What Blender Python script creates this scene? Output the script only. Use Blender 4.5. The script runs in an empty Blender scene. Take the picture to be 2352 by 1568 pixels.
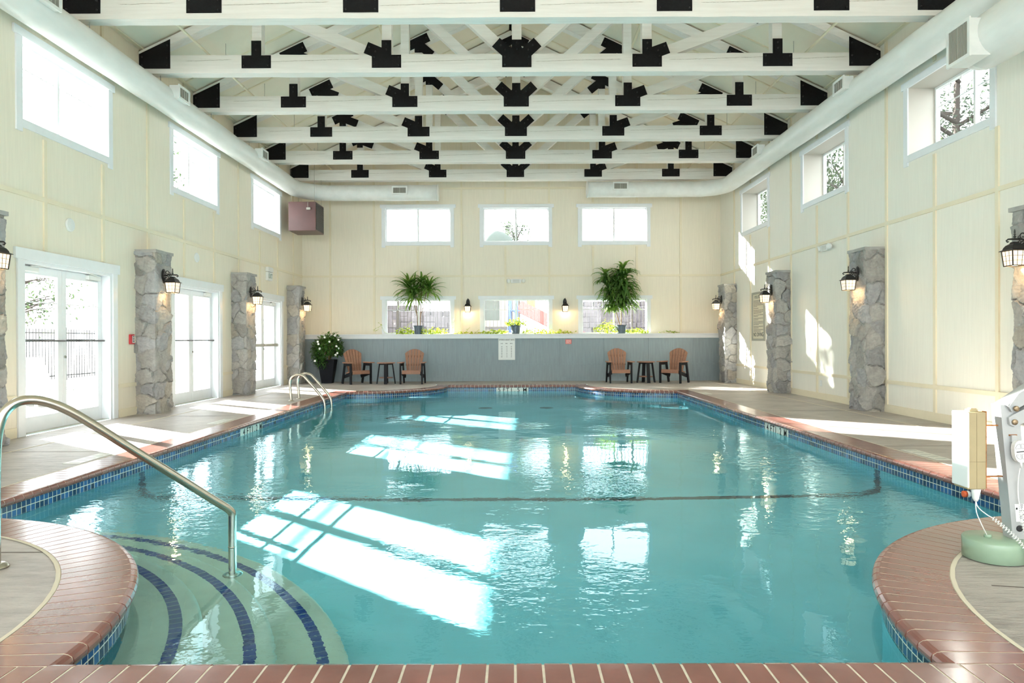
import bpy, bmesh, math, random
from mathutils import Vector, Matrix

sc = bpy.context.scene
COL = sc.collection
PI = math.pi

# ---------------------------------------------------------------- camera
F_PX = 1581.8
cam = bpy.data.cameras.new('camera')
cam.sensor_fit = 'HORIZONTAL'
cam.sensor_width = 36.0
cam.lens = 36.0 * F_PX / 2352.0
cam.clip_start = 0.05
cam.clip_end = 400
camo = bpy.data.objects.new('camera', cam)
COL.objects.link(camo)
yaw, pitch, roll = 0.0018, -0.0031, -0.0035
def _rows():
    cy, sy = math.cos(yaw), math.sin(yaw)
    cp, sp = math.cos(pitch), math.sin(pitch)
    cr, sr = math.cos(roll), math.sin(roll)
    rx = Vector((cy, sy, 0)); ry = Vector((-sy, cy, 0)); rz = Vector((0, 0, 1))
    ry2 = cp * ry + sp * rz; rz2 = -sp * ry + cp * rz
    return cr * rx + sr * rz2, ry2, -sr * rx + cr * rz2
_r, _f, _u = _rows()
M = Matrix.Identity(4)
for i in range(3):
    M[i][0] = _r[i]; M[i][1] = _u[i]; M[i][2] = -_f[i]
M[0][3], M[1][3], M[2][3] = 0.045, 0.0, 1.1438
camo.matrix_world = M
sc.camera = camo

# ---------------------------------------------------------------- exposure, sky, sun
EXPOSURE = 0.6
SKY_STRENGTH = 6.0
SUN_STRENGTH = 56.0
sc.view_settings.view_transform = 'Standard'
sc.view_settings.look = 'None'
sc.view_settings.gamma = 1.0
sc.view_settings.use_curve_mapping = False
sc.view_settings.exposure = EXPOSURE

world = bpy.data.worlds.new('world')
sc.world = world
world.use_nodes = True
wn = world.node_tree
wn.nodes.clear()
wout = wn.nodes.new('ShaderNodeOutputWorld')
wbg = wn.nodes.new('ShaderNodeBackground')
wsky = wn.nodes.new('ShaderNodeTexSky')
wsky.sky_type = 'HOSEK_WILKIE'
wsky.turbidity = 3.5
wsky.ground_albedo = 0.5
wsky.sun_direction = Vector((-1, 0.74, 0.4)).normalized()
whsv = wn.nodes.new('ShaderNodeHueSaturation')
whsv.inputs['Saturation'].default_value = 0.35
wmix = wn.nodes.new('ShaderNodeMixRGB')
wmix.inputs[0].default_value = 0.75
wmix.inputs[2].default_value = (0.95, 0.98, 1.0, 1)
wn.links.new(wsky.outputs[0], whsv.inputs['Color'])
wn.links.new(whsv.outputs[0], wmix.inputs[1])
wn.links.new(wmix.outputs[0], wbg.inputs[0])
wbg.inputs[1].default_value = SKY_STRENGTH
wn.links.new(wbg.outputs[0], wout.inputs[0])

sun = bpy.data.lights.new('sun', 'SUN')
sun.energy = SUN_STRENGTH
sun.angle = 0.0093
sun.color = (1.0, 0.96, 0.88)
suno = bpy.data.objects.new('sun', sun)
COL.objects.link(suno)
suno.rotation_euler = Vector((1, -0.74, -0.4)).to_track_quat('-Z', 'Y').to_euler()
suno.location = (-20, 30, 15)
sun.cycles.is_caustics_light = True

cy_ = sc.cycles
cy_.max_bounces = 9
cy_.diffuse_bounces = 5
cy_.glossy_bounces = 4
cy_.transmission_bounces = 6
cy_.transparent_max_bounces = 24
cy_.sample_clamp_indirect = 6.0
cy_.caustics_reflective = False
cy_.caustics_refractive = True
cy_.use_denoising = True

# ---------------------------------------------------------------- helpers
def tag(o, label=None, cat=None, group=None, kind=None):
    if label: o['label'] = label
    if cat: o['category'] = cat
    if group: o['group'] = group
    if kind: o['kind'] = kind
    return o

def empty(name, loc=(0, 0, 0), rz=0.0, label=None, cat=None, group=None):
    o = bpy.data.objects.new(name, None)
    o.empty_display_size = 0.1
    COL.objects.link(o)
    o.location = loc
    o.rotation_euler = (0, 0, rz)
    return tag(o, label, cat, group)

def copy_tree(o, parent=None):
    c = o.copy(); COL.objects.link(c)
    if parent: c.parent = parent
    for ch in list(o.children):
        copy_tree(ch, c)
    return c

class MB:
    """collects pieces and links them as one mesh"""
    def __init__(s):
        s.v = []; s.f = []; s.mi = []; s.sm = []; s.col = None; s.uv = None
    def add(s, vs, fs, mi=0, smooth=False):
        n = len(s.v)
        s.v += [tuple(p) for p in vs]
        s.f += [tuple(i + n for i in f) for f in fs]
        s.mi += [mi] * len(fs)
        s.sm += [smooth] * len(fs)
        return s
    def box(s, x0, x1, y0, y1, z0, z1, mi=0, mat=None, b=0.0):
        if b > 0 and min(abs(x1-x0), abs(y1-y0), abs(z1-z0)) > 2.2 * b:
            bm = bmesh.new()
            bmesh.ops.create_cube(bm, size=1)
            for v in bm.verts:
                v.co = Vector(((x0+x1)/2 + v.co.x*(x1-x0), (y0+y1)/2 + v.co.y*(y1-y0), (z0+z1)/2 + v.co.z*(z1-z0)))
            bmesh.ops.bevel(bm, geom=bm.edges[:], offset=b, segments=2, affect='EDGES', profile=0.5)
            vs = [v.co.copy() for v in bm.verts]
            fs = [[v.index for v in f.verts] for f in bm.faces]
            bm.free()
        else:
            vs = [Vector((x, y, z)) for x in (x0, x1) for y in (y0, y1) for z in (z0, z1)]
            fs = [(0,1,3,2),(4,6,7,5),(0,4,5,1),(2,3,7,6),(0,2,6,4),(1,5,7,3)]
        if mat is not None: vs = [mat @ p for p in vs]
        return s.add(vs, fs, mi)
    def beam(s, a, b_, w, h, up=(0, 0, 1), mi=0, bev=0.0):
        """box from a to b, width w across, height h along up"""
        a = Vector(a); b_ = Vector(b_)
        d = b_ - a; L = d.length; d.normalize()
        up = Vector(up)
        x = d.cross(up)
        if x.length < 1e-6: x = d.cross(Vector((0, 1, 0)))
        x.normalize(); z = x.cross(d); z.normalize()
        m = Matrix((( x[0], d[0], z[0], a[0]), (x[1], d[1], z[1], a[1]), (x[2], d[2], z[2], a[2]), (0,0,0,1)))
        return s.box(-w/2, w/2, 0, L, -h/2, h/2, mi, m, bev)
    def prism(s, pts, axis, a0, a1, mi=0, mat=None):
        """pts 2-D polygon; axis 0: (y,z) along x; 1: (x,z) along y; 2: (x,y) along z"""
        n = len(pts)
        def mk(p, a):
            return Vector((a, p[0], p[1])) if axis == 0 else Vector((p[0], a, p[1])) if axis == 1 else Vector((p[0], p[1], a))
        vs = [mk(p, a0) for p in pts] + [mk(p, a1) for p in pts]
        if mat is not None: vs = [mat @ p for p in vs]
        fs = [tuple(range(n))[::-1], tuple(range(n, 2*n))] + [(i, (i+1) % n, n+(i+1) % n, n+i) for i in range(n)]
        return s.add(vs, fs, mi)
    def tube(s, pts, r, n=12, mi=0, cap=True, closed=False):
        P = [Vector(p) for p in pts]; R = r if isinstance(r, (list, tuple)) else [r] * len(P)
        vs = []; fs = []
        t0 = (P[1] - P[0]).normalized()
        ref = Vector((0, 0, 1)) if abs(t0.z) < 0.9 else Vector((1, 0, 0))
        x = t0.cross(ref).normalized()
        for i, p in enumerate(P):
            if closed: t = P[(i+1) % len(P)] - P[i-1]
            else: t = P[min(i+1, len(P)-1)] - P[max(i-1, 0)]
            if t.length < 1e-9: t = t0
            t = t.normalized()
            x = (x - t * x.dot(t))
            if x.length < 1e-6: x = t.cross(Vector((0, 1, 0.3)))
            x.normalize(); y = t.cross(x)
            for k in range(n):
                a = 2 * PI * k / n
                vs.append(p + (x * math.cos(a) + y * math.sin(a)) * R[i])
        m = len(P)
        for i in range(m if closed else m - 1):
            j = (i + 1) % m
            for k in range(n):
                fs.append((i*n+k, i*n+(k+1) % n, j*n+(k+1) % n, j*n+k))
        s.add(vs, fs, mi, True)
        if cap and not closed:
            n0 = len(s.v) - len(vs)
            s.f.append(tuple(n0 + k for k in range(n))[::-1]); s.mi.append(mi); s.sm.append(False)
            s.f.append(tuple(n0 + (m-1)*n + k for k in range(n))); s.mi.append(mi); s.sm.append(False)
        return s
    def lathe(s, prof, cx=0, cy=0, n=24, mi=0, smooth=True, mat=None):
        """prof: (r, z) list"""
        vs = []; fs = []
        for r, z in prof:
            for k in range(n):
                a = 2 * PI * k / n
                vs.append(Vector((cx + r * math.cos(a), cy + r * math.sin(a), z)))
        for i in range(len(prof) - 1):
            for k in range(n):
                fs.append((i*n+k, i*n+(k+1) % n, (i+1)*n+(k+1) % n, (i+1)*n+k))
        fs.append(tuple(range(n))[::-1]); fs.append(tuple(range((len(prof)-1)*n, len(prof)*n)))
        if mat is not None: vs = [mat @ p for p in vs]
        s.add(vs, fs, mi, smooth)
        s.sm[-1] = s.sm[-2] = False
        return s
    def build(s, name, mats, parent=None, auto=False):
        me = bpy.data.meshes.new(name)
        me.from_pydata(s.v, [], s.f)
        if not isinstance(mats, (list, tuple)): mats = [mats]
        for m in mats: me.materials.append(m)
        me.polygons.foreach_set('material_index', s.mi)
        me.polygons.foreach_set('use_smooth', s.sm)
        me.update()
        if auto:
            bm = bmesh.new(); bm.from_mesh(me)
            bmesh.ops.recalc_face_normals(bm, faces=bm.faces[:]); bm.to_mesh(me); bm.free()
        o = bpy.data.objects.new(name, me)
        COL.objects.link(o)
        if parent: o.parent = parent
        return o

TEXTS = []
def text(name, body, size, loc, rot, mat, parent=None, align='CENTER', sx=1.0):
    c = bpy.data.curves.new(name, 'FONT')
    c.body = body; c.size = size; c.align_x = align; c.align_y = 'CENTER'
    c.extrude = 0.0006
    c.offset = size * 0.012
    c.materials.append(mat)
    o = bpy.data.objects.new(name, c)
    COL.objects.link(o)
    o.location = loc; o.rotation_euler = rot; o.scale = (sx, 1, 1)
    if parent: o.parent = parent
    TEXTS.append(o)
    return o

# ---------------------------------------------------------------- materials
def newmat(name):
    m = bpy.data.materials.new(name); m.use_nodes = True
    nt = m.node_tree
    return m, nt, nt.nodes['Principled BSDF'], nt.nodes['Material Output']

def pos_map(nt, scale=(1, 1, 1)):
    g = nt.nodes.new('ShaderNodeNewGeometry')
    mp = nt.nodes.new('ShaderNodeMapping'); mp.inputs['Scale'].default_value = scale
    nt.links.new(g.outputs['Position'], mp.inputs['Vector'])
    return mp.outputs[0]

def obj_map(nt, scale=(1, 1, 1)):
    g = nt.nodes.new('ShaderNodeTexCoord')
    mp = nt.nodes.new('ShaderNodeMapping'); mp.inputs['Scale'].default_value = scale
    nt.links.new(g.outputs['Object'], mp.inputs['Vector'])
    return mp.outputs[0]

def noise(nt, vec, scale, detail=4, rough=0.55):
    n = nt.nodes.new('ShaderNodeTexNoise')
    n.inputs['Scale'].default_value = scale
    n.inputs['Detail'].default_value = detail
    n.inputs['Roughness'].default_value = rough
    nt.links.new(vec, n.inputs['Vector'])
    return n.outputs[0]

def ramp(nt, fac, stops):
    r = nt.nodes.new('ShaderNodeValToRGB')
    el = r.color_ramp.elements
    while len(el) < len(stops): el.new(0.5)
    for e, (p, c) in zip(el, stops):
        e.position = p; e.color = (*c, 1)
    nt.links.new(fac, r.inputs[0])
    return r.outputs[0]

def bump(nt, h, strength, dist, b):
    n = nt.nodes.new('ShaderNodeBump')
    n.inputs['Strength'].default_value = strength
    n.inputs['Distance'].default_value = dist
    nt.links.new(h, n.inputs['Height'])
    nt.links.new(n.outputs[0], b.inputs['Normal'])
    return n

def simple(name, c, rough=0.6, metal=0.0, var=0.0, vscale=8, stretch=(1, 1, 1), bmp=0.0, bdist=0.004, coat=0.0, local=False, spec=None):
    m, nt, b, out = newmat(name)
    b.inputs['Base Color'].default_value = (*c, 1)
    b.inputs['Roughness'].default_value = rough
    b.inputs['Metallic'].default_value = metal
    if coat: b.inputs['Coat Weight'].default_value = coat; b.inputs['Coat Roughness'].default_value = 0.1
    if spec is not None: b.inputs['Specular IOR Level'].default_value = spec
    if var or bmp:
        v = (obj_map if local else pos_map)(nt, stretch)
        n = noise(nt, v, vscale)
        if var:
            lo = tuple(max(0, x * (1 - var)) for x in c); hi = tuple(min(1, x * (1 + var)) for x in c)
            nt.links.new(ramp(nt, n, [(0.3, lo), (0.7, hi)]), b.inputs['Base Color'])
        if bmp: bump(nt, n, bmp, bdist, b)
    return m

m_cream = simple('cream_paint', (0.85, 0.785, 0.655), 0.6, var=0.03, vscale=5, stretch=(9, 9, 0.5), bmp=0.25, bdist=0.004)
m_cream_lit = simple('cream_paint_lit', (0.87, 0.84, 0.755), 0.6, var=0.025, vscale=5, stretch=(9, 9, 0.5), bmp=0.25, bdist=0.004)  # same cream paint, lightened to carry the brighter light on the right wall
m_cream_trim = simple('cream_batten_paint', (0.82, 0.74, 0.565), 0.5, var=0.02)
m_ceil = simple('ceiling_paint', (0.86, 0.79, 0.655), 0.7, var=0.03, vscale=2)
m_white = simple('white_trim_paint', (0.82, 0.85, 0.88), 0.4, var=0.02)
m_upvc = simple('white_window_frame', (0.85, 0.87, 0.88), 0.35)
m_gray = simple('blue_grey_paint', (0.26, 0.32, 0.35), 0.55, var=0.08, vscale=4, stretch=(7, 7, 0.6), bmp=0.2, bdist=0.003)
m_black = simple('black_steel', (0.009, 0.009, 0.010), 0.65, var=0.3, vscale=30, spec=0.15)
m_bolt = simple('black_bolt', (0.03, 0.03, 0.032), 0.35, metal=0.6)
m_duct = simple('duct_white_paint', (0.80, 0.82, 0.80), 0.38, var=0.05, vscale=6, stretch=(1, 0.3, 1), bmp=0.5, bdist=0.01)
m_grille = simple('grille_grey', (0.42, 0.41, 0.36), 0.6)
m_grille_gap = simple('grille_shadow', (0.26, 0.25, 0.22), 0.8)
m_poly = simple('black_poly_lumber', (0.012, 0.013, 0.016), 0.6, spec=0.2)
m_steel = simple('brushed_stainless', (0.52, 0.49, 0.42), 0.22, metal=1.0, bmp=0.08, vscale=60, stretch=(1, 1, 1), bdist=0.001)
m_ink = simple('black_ink', (0.015, 0.015, 0.018), 0.6)
m_sign = simple('sign_white', (0.80, 0.82, 0.80), 0.4)
m_red = simple('red_enamel', (0.55, 0.03, 0.04), 0.35)
m_redsign = simple('red_sign', (0.70, 0.12, 0.10), 0.4)
m_signink = simple('sign_white_ink', (0.9, 0.85, 0.8), 0.5)
m_plastic = simple('white_plastic', (0.78, 0.79, 0.77), 0.35)
m_tan = simple('tan_plastic', (0.37, 0.30, 0.165), 0.45, var=0.05, vscale=10)
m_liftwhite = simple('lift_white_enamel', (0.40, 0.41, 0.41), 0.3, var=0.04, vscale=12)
m_mint = simple('mint_green_enamel', (0.27, 0.38, 0.27), 0.3, var=0.06, vscale=14)
m_rust = simple('rust', (0.32, 0.12, 0.03), 0.8, var=0.4, vscale=40)
m_maroon = simple('maroon_sheet_metal', (0.095, 0.038, 0.036), 0.4, var=0.15, vscale=3)
m_pot = simple('dark_planter', (0.008, 0.009, 0.012), 0.7, spec=0.15)
m_bluepot = simple('blue_grey_pot', (0.07, 0.11, 0.15), 0.35, var=0.2, vscale=30)
m_soil = simple('soil', (0.05, 0.035, 0.025), 0.9)
m_grout = simple('grout', (0.66, 0.61, 0.50), 0.85, var=0.15, vscale=20)
m_cap = simple('pillar_cap', (0.38, 0.37, 0.35), 0.8, var=0.15, vscale=6, bmp=0.4, bdist=0.01)

def timber_mat():
    m, nt, b, out = newmat('painted_timber')
    v = pos_map(nt, (0.35, 6, 7))
    n = noise(nt, v, 3.5, 6, 0.6)
    v2 = pos_map(nt, (0.5, 3, 10))
    w = nt.nodes.new('ShaderNodeTexNoise'); w.inputs['Scale'].default_value = 1.7; w.inputs['Detail'].default_value = 2
    nt.links.new(v2, w.inputs['Vector'])
    nt.links.new(ramp(nt, n, [(0.3, (0.80, 0.775, 0.735)), (0.6, (0.87, 0.845, 0.81)), (1.0, (0.88, 0.86, 0.83))]), b.inputs['Base Color'])
    b.inputs['Roughness'].default_value = 0.6
    bump(nt, n, 0.5, 0.01, b)
    return m
m_timber = timber_mat()

def wood_mat():
    m, nt, b, out = newmat('tan_poly_lumber')
    v = obj_map(nt, (20, 20, 1.5))
    n = noise(nt, v, 3, 3)
    nt.links.new(ramp(nt, n, [(0.3, (0.26, 0.125, 0.075)), (0.7, (0.34, 0.17, 0.105))]), b.inputs['Base Color'])
    b.inputs['Roughness'].default_value = 0.5
    bump(nt, n, 0.2, 0.002, b)
    return m
m_wood = wood_mat()

def deck_mat():
    m, nt, b, out = newmat('stamped_concrete')
    v = pos_map(nt)
    n1 = noise(nt, v, 1.3, 6, 0.65)
    v2 = pos_map(nt, (1.2, 5.5, 1))
    n2 = noise(nt, v2, 2.6, 7, 0.7)
    mx = nt.nodes.new('ShaderNodeMath'); mx.operation = 'ADD'
    mu = nt.nodes.new('ShaderNodeMath'); mu.operation = 'MULTIPLY'; mu.inputs[1].default_value = 0.5
    nt.links.new(n1, mx.inputs[0]); nt.links.new(n2, mx.inputs[1]); nt.links.new(mx.outputs[0], mu.inputs[0])
    nt.links.new(ramp(nt, mu.outputs[0], [(0.34, (0.24, 0.21, 0.19)), (0.5, (0.40, 0.36, 0.33)), (0.66, (0.53, 0.485, 0.44))]), b.inputs['Base Color'])
    b.inputs['Roughness'].default_value = 0.42
    bump(nt, n2, 0.9, 0.02, b)
    return m
m_deck = deck_mat()
m_joint = simple('deck_joint_sealant', (0.66, 0.60, 0.48), 0.7)

def brick_mat():
    m, nt, b, out = newmat('coping_brick')
    v = pos_map(nt)
    n = noise(nt, v, 3.0, 5)
    n2 = noise(nt, v, 60, 3)
    nt.links.new(ramp(nt, n, [(0.3, (0.17, 0.064, 0.05)), (0.7, (0.26, 0.102, 0.082))]), b.inputs['Base Color'])
    b.inputs['Roughness'].default_value = 0.24
    b.inputs['Coat Weight'].default_value = 0.4; b.inputs['Coat Roughness'].default_value = 0.2
    bump(nt, n2, 0.12, 0.003, b)
    return m
m_brick = brick_mat()

def tile_mat(name, stops, grout=(0.62, 0.66, 0.56), pitch=0.05, gap=0.0028):
    """square glazed tiles laid out on the mesh's UV map (metres)"""
    m, nt, b, out = newmat(name)
    uv = nt.nodes.new('ShaderNodeUVMap'); uv.uv_map = 'UVMap'
    br = nt.nodes.new('ShaderNodeTexBrick')
    br.offset = 0.0; br.squash = 1.0
    br.inputs['Scale'].default_value = 1.0
    br.inputs['Brick Width'].default_value = pitch
    br.inputs['Row Height'].default_value = pitch
    br.inputs['Mortar Size'].default_value = gap
    br.inputs['Mortar Smooth'].default_value = 0.0
    br.inputs['Bias'].default_value = 0.0
    nt.links.new(uv.outputs[0], br.inputs['Vector'])
    sn = nt.nodes.new('ShaderNodeVectorMath'); sn.operation = 'DIVIDE'; sn.inputs[1].default_value = (pitch, pitch, 1)
    fl = nt.nodes.new('ShaderNodeVectorMath'); fl.operation = 'FLOOR'
    wn_ = nt.nodes.new('ShaderNodeTexWhiteNoise'); wn_.noise_dimensions = '2D'
    nt.links.new(uv.outputs[0], sn.inputs[0]); nt.links.new(sn.outputs[0], fl.inputs[0]); nt.links.new(fl.outputs[0], wn_.inputs['Vector'])
    tc = ramp(nt, wn_.outputs['Value'], stops)
    mx = nt.nodes.new('ShaderNodeMixRGB'); mx.inputs[2].default_value = (*grout, 1)
    nt.links.new(br.outputs['Fac'], mx.inputs[0]); nt.links.new(tc, mx.inputs[1])
    nt.links.new(mx.outputs[0], b.inputs['Base Color'])
    rr = nt.nodes.new('ShaderNodeMath'); rr.operation = 'MULTIPLY_ADD'; rr.inputs[1].default_value = 0.6; rr.inputs[2].default_value = 0.12
    nt.links.new(br.outputs['Fac'], rr.inputs[0]); nt.links.new(rr.outputs[0], b.inputs['Roughness'])
    inv = nt.nodes.new('ShaderNodeMath'); inv.operation = 'SUBTRACT'; inv.inputs[0].default_value = 1.0
    nt.links.new(br.outputs['Fac'], inv.inputs[1])
    bump(nt, inv.outputs[0], 0.4, 0.002, b)
    return m
m_tile = tile_mat('blue_glazed_tile', [(0.0, (0.010, 0.035, 0.085)), (0.5, (0.016, 0.065, 0.18)), (1.0, (0.03, 0.13, 0.33))])
m_stripe = tile_mat('navy_step_tile', [(0.0, (0.02, 0.03, 0.20)), (1.0, (0.035, 0.05, 0.30))], grout=(0.45, 0.50, 0.5), pitch=0.06, gap=0.0022)
m_marker = tile_mat('white_marker_tile', [(0.0, (0.70, 0.72, 0.66)), (1.0, (0.78, 0.80, 0.74))], grout=(0.6, 0.62, 0.56), pitch=0.10, gap=0.0015)

m_basin = simple('aqua_pool_plaster', (0.43, 0.86, 0.94), 0.8, var=0.06, vscale=1.2)
m_step = simple('pale_step_plaster', (0.90, 0.86, 0.70), 0.8, var=0.06, vscale=6)

def water_mat():
    m = bpy.data.materials.new('pool_water'); m.use_nodes = True
    nt = m.node_tree; nt.nodes.clear()
    out = nt.nodes.new('ShaderNodeOutputMaterial')
    rf = nt.nodes.new('ShaderNodeBsdfGlass'); rf.inputs['IOR'].default_value = 1.333; rf.inputs['Roughness'].default_value = 0
    rf.inputs['Color'].default_value = (0.71, 0.935, 0.975, 1)
    gl = nt.nodes.new('ShaderNodeBsdfGlossy'); gl.inputs['Roughness'].default_value = 0
    gl.inputs['Color'].default_value = (1, 1, 1, 1)
    fr = nt.nodes.new('ShaderNodeFresnel'); fr.inputs['IOR'].default_value = 1.333
    mx = nt.nodes.new('ShaderNodeMixShader')
    v = pos_map(nt, (1, 1, 1))
    n1 = noise(nt, v, 1.4, 2, 0.5)
    n2 = noise(nt, pos_map(nt, (1, 1.3, 1)), 7.0, 3, 0.6)
    area = noise(nt, v, 0.45, 1, 0.5)
    am = ramp(nt, area, [(0.45, (0.05, 0.05, 0.05)), (0.68, (1, 1, 1))])
    mu = nt.nodes.new('ShaderNodeMath'); mu.operation = 'MULTIPLY'
    nt.links.new(n2, mu.inputs[0]); nt.links.new(am, mu.inputs[1])
    b1 = nt.nodes.new('ShaderNodeBump'); b1.inputs['Strength'].default_value = 0.22; b1.inputs['Distance'].default_value = 0.03
    b2 = nt.nodes.new('ShaderNodeBump'); b2.inputs['Strength'].default_value = 0.55; b2.inputs['Distance'].default_value = 0.02
    nt.links.new(n1, b1.inputs['Height']); nt.links.new(mu.outputs[0], b2.inputs['Height'])
    nt.links.new(b1.outputs[0], b2.inputs['Normal'])
    for n in (rf, gl, fr): nt.links.new(b2.outputs[0], n.inputs['Normal'])
    nt.links.new(fr.outputs[0], mx.inputs[0]); nt.links.new(rf.outputs[0], mx.inputs[1]); nt.links.new(gl.outputs[0], mx.inputs[2])
    nt.links.new(rf.outputs[0], out.inputs[0])
    return m
m_water = water_mat()

def glass_mat():
    m = bpy.data.materials.new('window_glass'); m.use_nodes = True
    nt = m.node_tree; nt.nodes.clear()
    out = nt.nodes.new('ShaderNodeOutputMaterial')
    tr = nt.nodes.new('ShaderNodeBsdfTransparent'); tr.inputs[0].default_value = (0.96, 0.98, 0.98, 1)
    gl = nt.nodes.new('ShaderNodeBsdfGlossy'); gl.inputs['Roughness'].default_value = 0.0
    lw = nt.nodes.new('ShaderNodeLayerWeight'); lw.inputs[0].default_value = 0.5
    pw = nt.nodes.new('ShaderNodeMath'); pw.operation = 'POWER'; pw.inputs[1].default_value = 5.0
    fr = nt.nodes.new('ShaderNodeMath'); fr.operation = 'MULTIPLY_ADD'; fr.inputs[1].default_value = 0.6; fr.inputs[2].default_value = 0.03
    nt.links.new(lw.outputs['Facing'], pw.inputs[0]); nt.links.new(pw.outputs[0], fr.inputs[0])
    mx = nt.nodes.new('ShaderNodeMixShader')
    nt.links.new(fr.outputs[0], mx.inputs[0]); nt.links.new(tr.outputs[0], mx.inputs[1]); nt.links.new(gl.outputs[0], mx.inputs[2])
    nt.links.new(mx.outputs[0], out.inputs[0])
    return m
m_glass = glass_mat()

def emit_mat(name, c, s):
    m = bpy.data.materials.new(name); m.use_nodes = True
    nt = m.node_tree; nt.nodes.clear()
    out = nt.nodes.new('ShaderNodeOutputMaterial')
    e = nt.nodes.new('ShaderNodeEmission'); e.inputs[0].default_value = (*c, 1); e.inputs[1].default_value = s
    nt.links.new(e.outputs[0], out.inputs[0])
    return m
m_lampglass = emit_mat('lit_lantern_glass', (1.0, 0.78, 0.48), 1.5)
m_bulb = emit_mat('lit_bulb', (1.0, 0.85, 0.6), 30.0)

def leaf_mat(name, c1, c2, trans):
    m, nt, b, out = newmat(name)
    v = pos_map(nt)
    n = noise(nt, v, 9, 2)
    colr = ramp(nt, n, [(0.35, c1), (0.65, c2)])
    nt.links.new(colr, b.inputs['Base Color'])
    b.inputs['Roughness'].default_value = 0.4
    tr = nt.nodes.new('ShaderNodeBsdfTranslucent'); tr.inputs[0].default_value = (*trans, 1)
    mx = nt.nodes.new('ShaderNodeMixShader'); mx.inputs[0].default_value = 0.4
    nt.links.new(b.outputs[0], mx.inputs[1]); nt.links.new(tr.outputs[0], mx.inputs[2]); nt.links.new(mx.outputs[0], out.inputs[0])
    return m
m_leaf = leaf_mat('dracaena_leaf', (0.06, 0.14, 0.04), (0.12, 0.25, 0.07), (0.28, 0.48, 0.06))
m_pothos = leaf_mat('pothos_leaf', (0.12, 0.22, 0.03), (0.25, 0.35, 0.05), (0.80, 0.88, 0.10))
m_bush = leaf_mat('bush_leaf', (0.03, 0.10, 0.02), (0.10, 0.24, 0.05), (0.12, 0.28, 0.05))
m_tree = leaf_mat('tree_leaf', (0.010, 0.024, 0.014), (0.028, 0.05, 0.022), (0.03, 0.05, 0.02))
m_petal = simple('white_petal', (0.85, 0.86, 0.80), 0.6)
m_stem = simple('brown_stem', (0.30, 0.20, 0.11), 0.8, var=0.2, vscale=20)
m_bark = simple('bark', (0.05, 0.04, 0.035), 0.9)

def stone_mat():
    m, nt, b, out = newmat('fieldstone')
    a = nt.nodes.new('ShaderNodeAttribute'); a.attribute_name = 'Col'
    v = pos_map(nt)
    n = noise(nt, v, 14, 6, 0.65)
    mx = nt.nodes.new('ShaderNodeMixRGB'); mx.blend_type = 'MULTIPLY'; mx.inputs[0].default_value = 1
    nt.links.new(a.outputs['Color'], mx.inputs[1])
    nt.links.new(ramp(nt, n, [(0.25, (0.72, 0.72, 0.72)), (0.75, (1.15, 1.13, 1.1))]), mx.inputs[2])
    nt.links.new(mx.outputs[0], b.inputs['Base Color'])
    b.inputs['Roughness'].default_value = 0.8
    bump(nt, n, 0.8, 0.02, b)
    return m
m_stone = stone_mat()

# ================================================================ room shell
XL, XR, YF, YN = -5.83, 5.83, 19.19, -4.6
WT = 0.20          # wall thickness (left, far)
WTR = 0.45         # right wall is built out
ZW = 5.72; SL = 0.474; ZR = ZW + SL * XR

def holed(mb, u0, u1, z0, z1, holes, mk, top=None):
    """slab with rectangular holes; mk(u, d, z) -> point, d=0 room face, d=1 outer face; top(u) optional sloping top"""
    us = sorted({u0, u1} | {h[0] for h in holes} | {h[1] for h in holes} | ({0.0} if top else set()))
    zs = sorted({z0, z1} | {h[2] for h in holes} | {h[3] for h in holes})
    solid = {}
    for i in range(len(us) - 1):
        for j in range(len(zs) - 1):
            cu, cz = (us[i] + us[i+1]) / 2, (zs[j] + zs[j+1]) / 2
            solid[i, j] = not any(h[0] < cu < h[1] and h[2] < cz < h[3] for h in holes)
    nz = len(zs) - 1
    def Z(u, j):
        return top(u) if (top and j == nz) else zs[j]
    for (i, j), s in solid.items():
        if not s: continue
        a, b = us[i], us[i+1]
        q = [(a, Z(a, j)), (b, Z(b, j)), (b, Z(b, j+1)), (a, Z(a, j+1))]
        for d in (0, 1):
            mb.add([mk(u, d, z) for u, z in q], [(0, 1, 2, 3)])
        for (di, dj, e) in ((-1, 0, (3, 0)), (1, 0, (1, 2)), (0, -1, (0, 1)), (0, 1, (2, 3))):
            if not solid.get((i+di, j+dj), False):
                p, r = q[e[0]], q[e[1]]
                mb.add([mk(p[0], 0, p[1]), mk(r[0], 0, r[1]), mk(r[0], 1, r[1]), mk(p[0], 1, p[1])], [(0, 1, 2, 3)])

def merge(o):
    bm = bmesh.new(); bm.from_mesh(o.data)
    bmesh.ops.remove_doubles(bm, verts=bm.verts[:], dist=1e-4)
    bmesh.ops.recalc_face_normals(bm, faces=bm.faces[:])
    bm.to_mesh(o.data); bm.free()

WZ0, WZ1 = 3.80, 4.79
LW = [(c - 0.88, c + 0.88, WZ0, WZ1) for c in (5.45, 9.11, 12.77, 16.44)]
LD = [(c - 0.92, c + 0.92, 0.0, 2.13) for c in (9.16, 12.83, 16.50)]
RW = [(c - 0.87, c + 0.87, WZ0, WZ1) for c in (5.56, 9.21, 12.84, 16.50)]
FX = (-2.60, 0.13, 2.865)
FW = [(c - 0.91, c + 0.91, 3.86, 4.81) for c in FX] + [(c - 0.91, c + 0.91, 1.30, 2.26) for c in FX]
NWX = [(-5.6, -1.95, 0.1, 5.6), (-1.75, 1.75, 0.1, 5.6), (1.95, 5.6, 0.1, 5.6)]  # unseen rear wall opened almost fully to add frontal daylight
SWG = [(-4.3, -1.2, 0.6, 5.0)]   # unseen side-wall openings added behind the camera to bring in fill daylight

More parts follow.
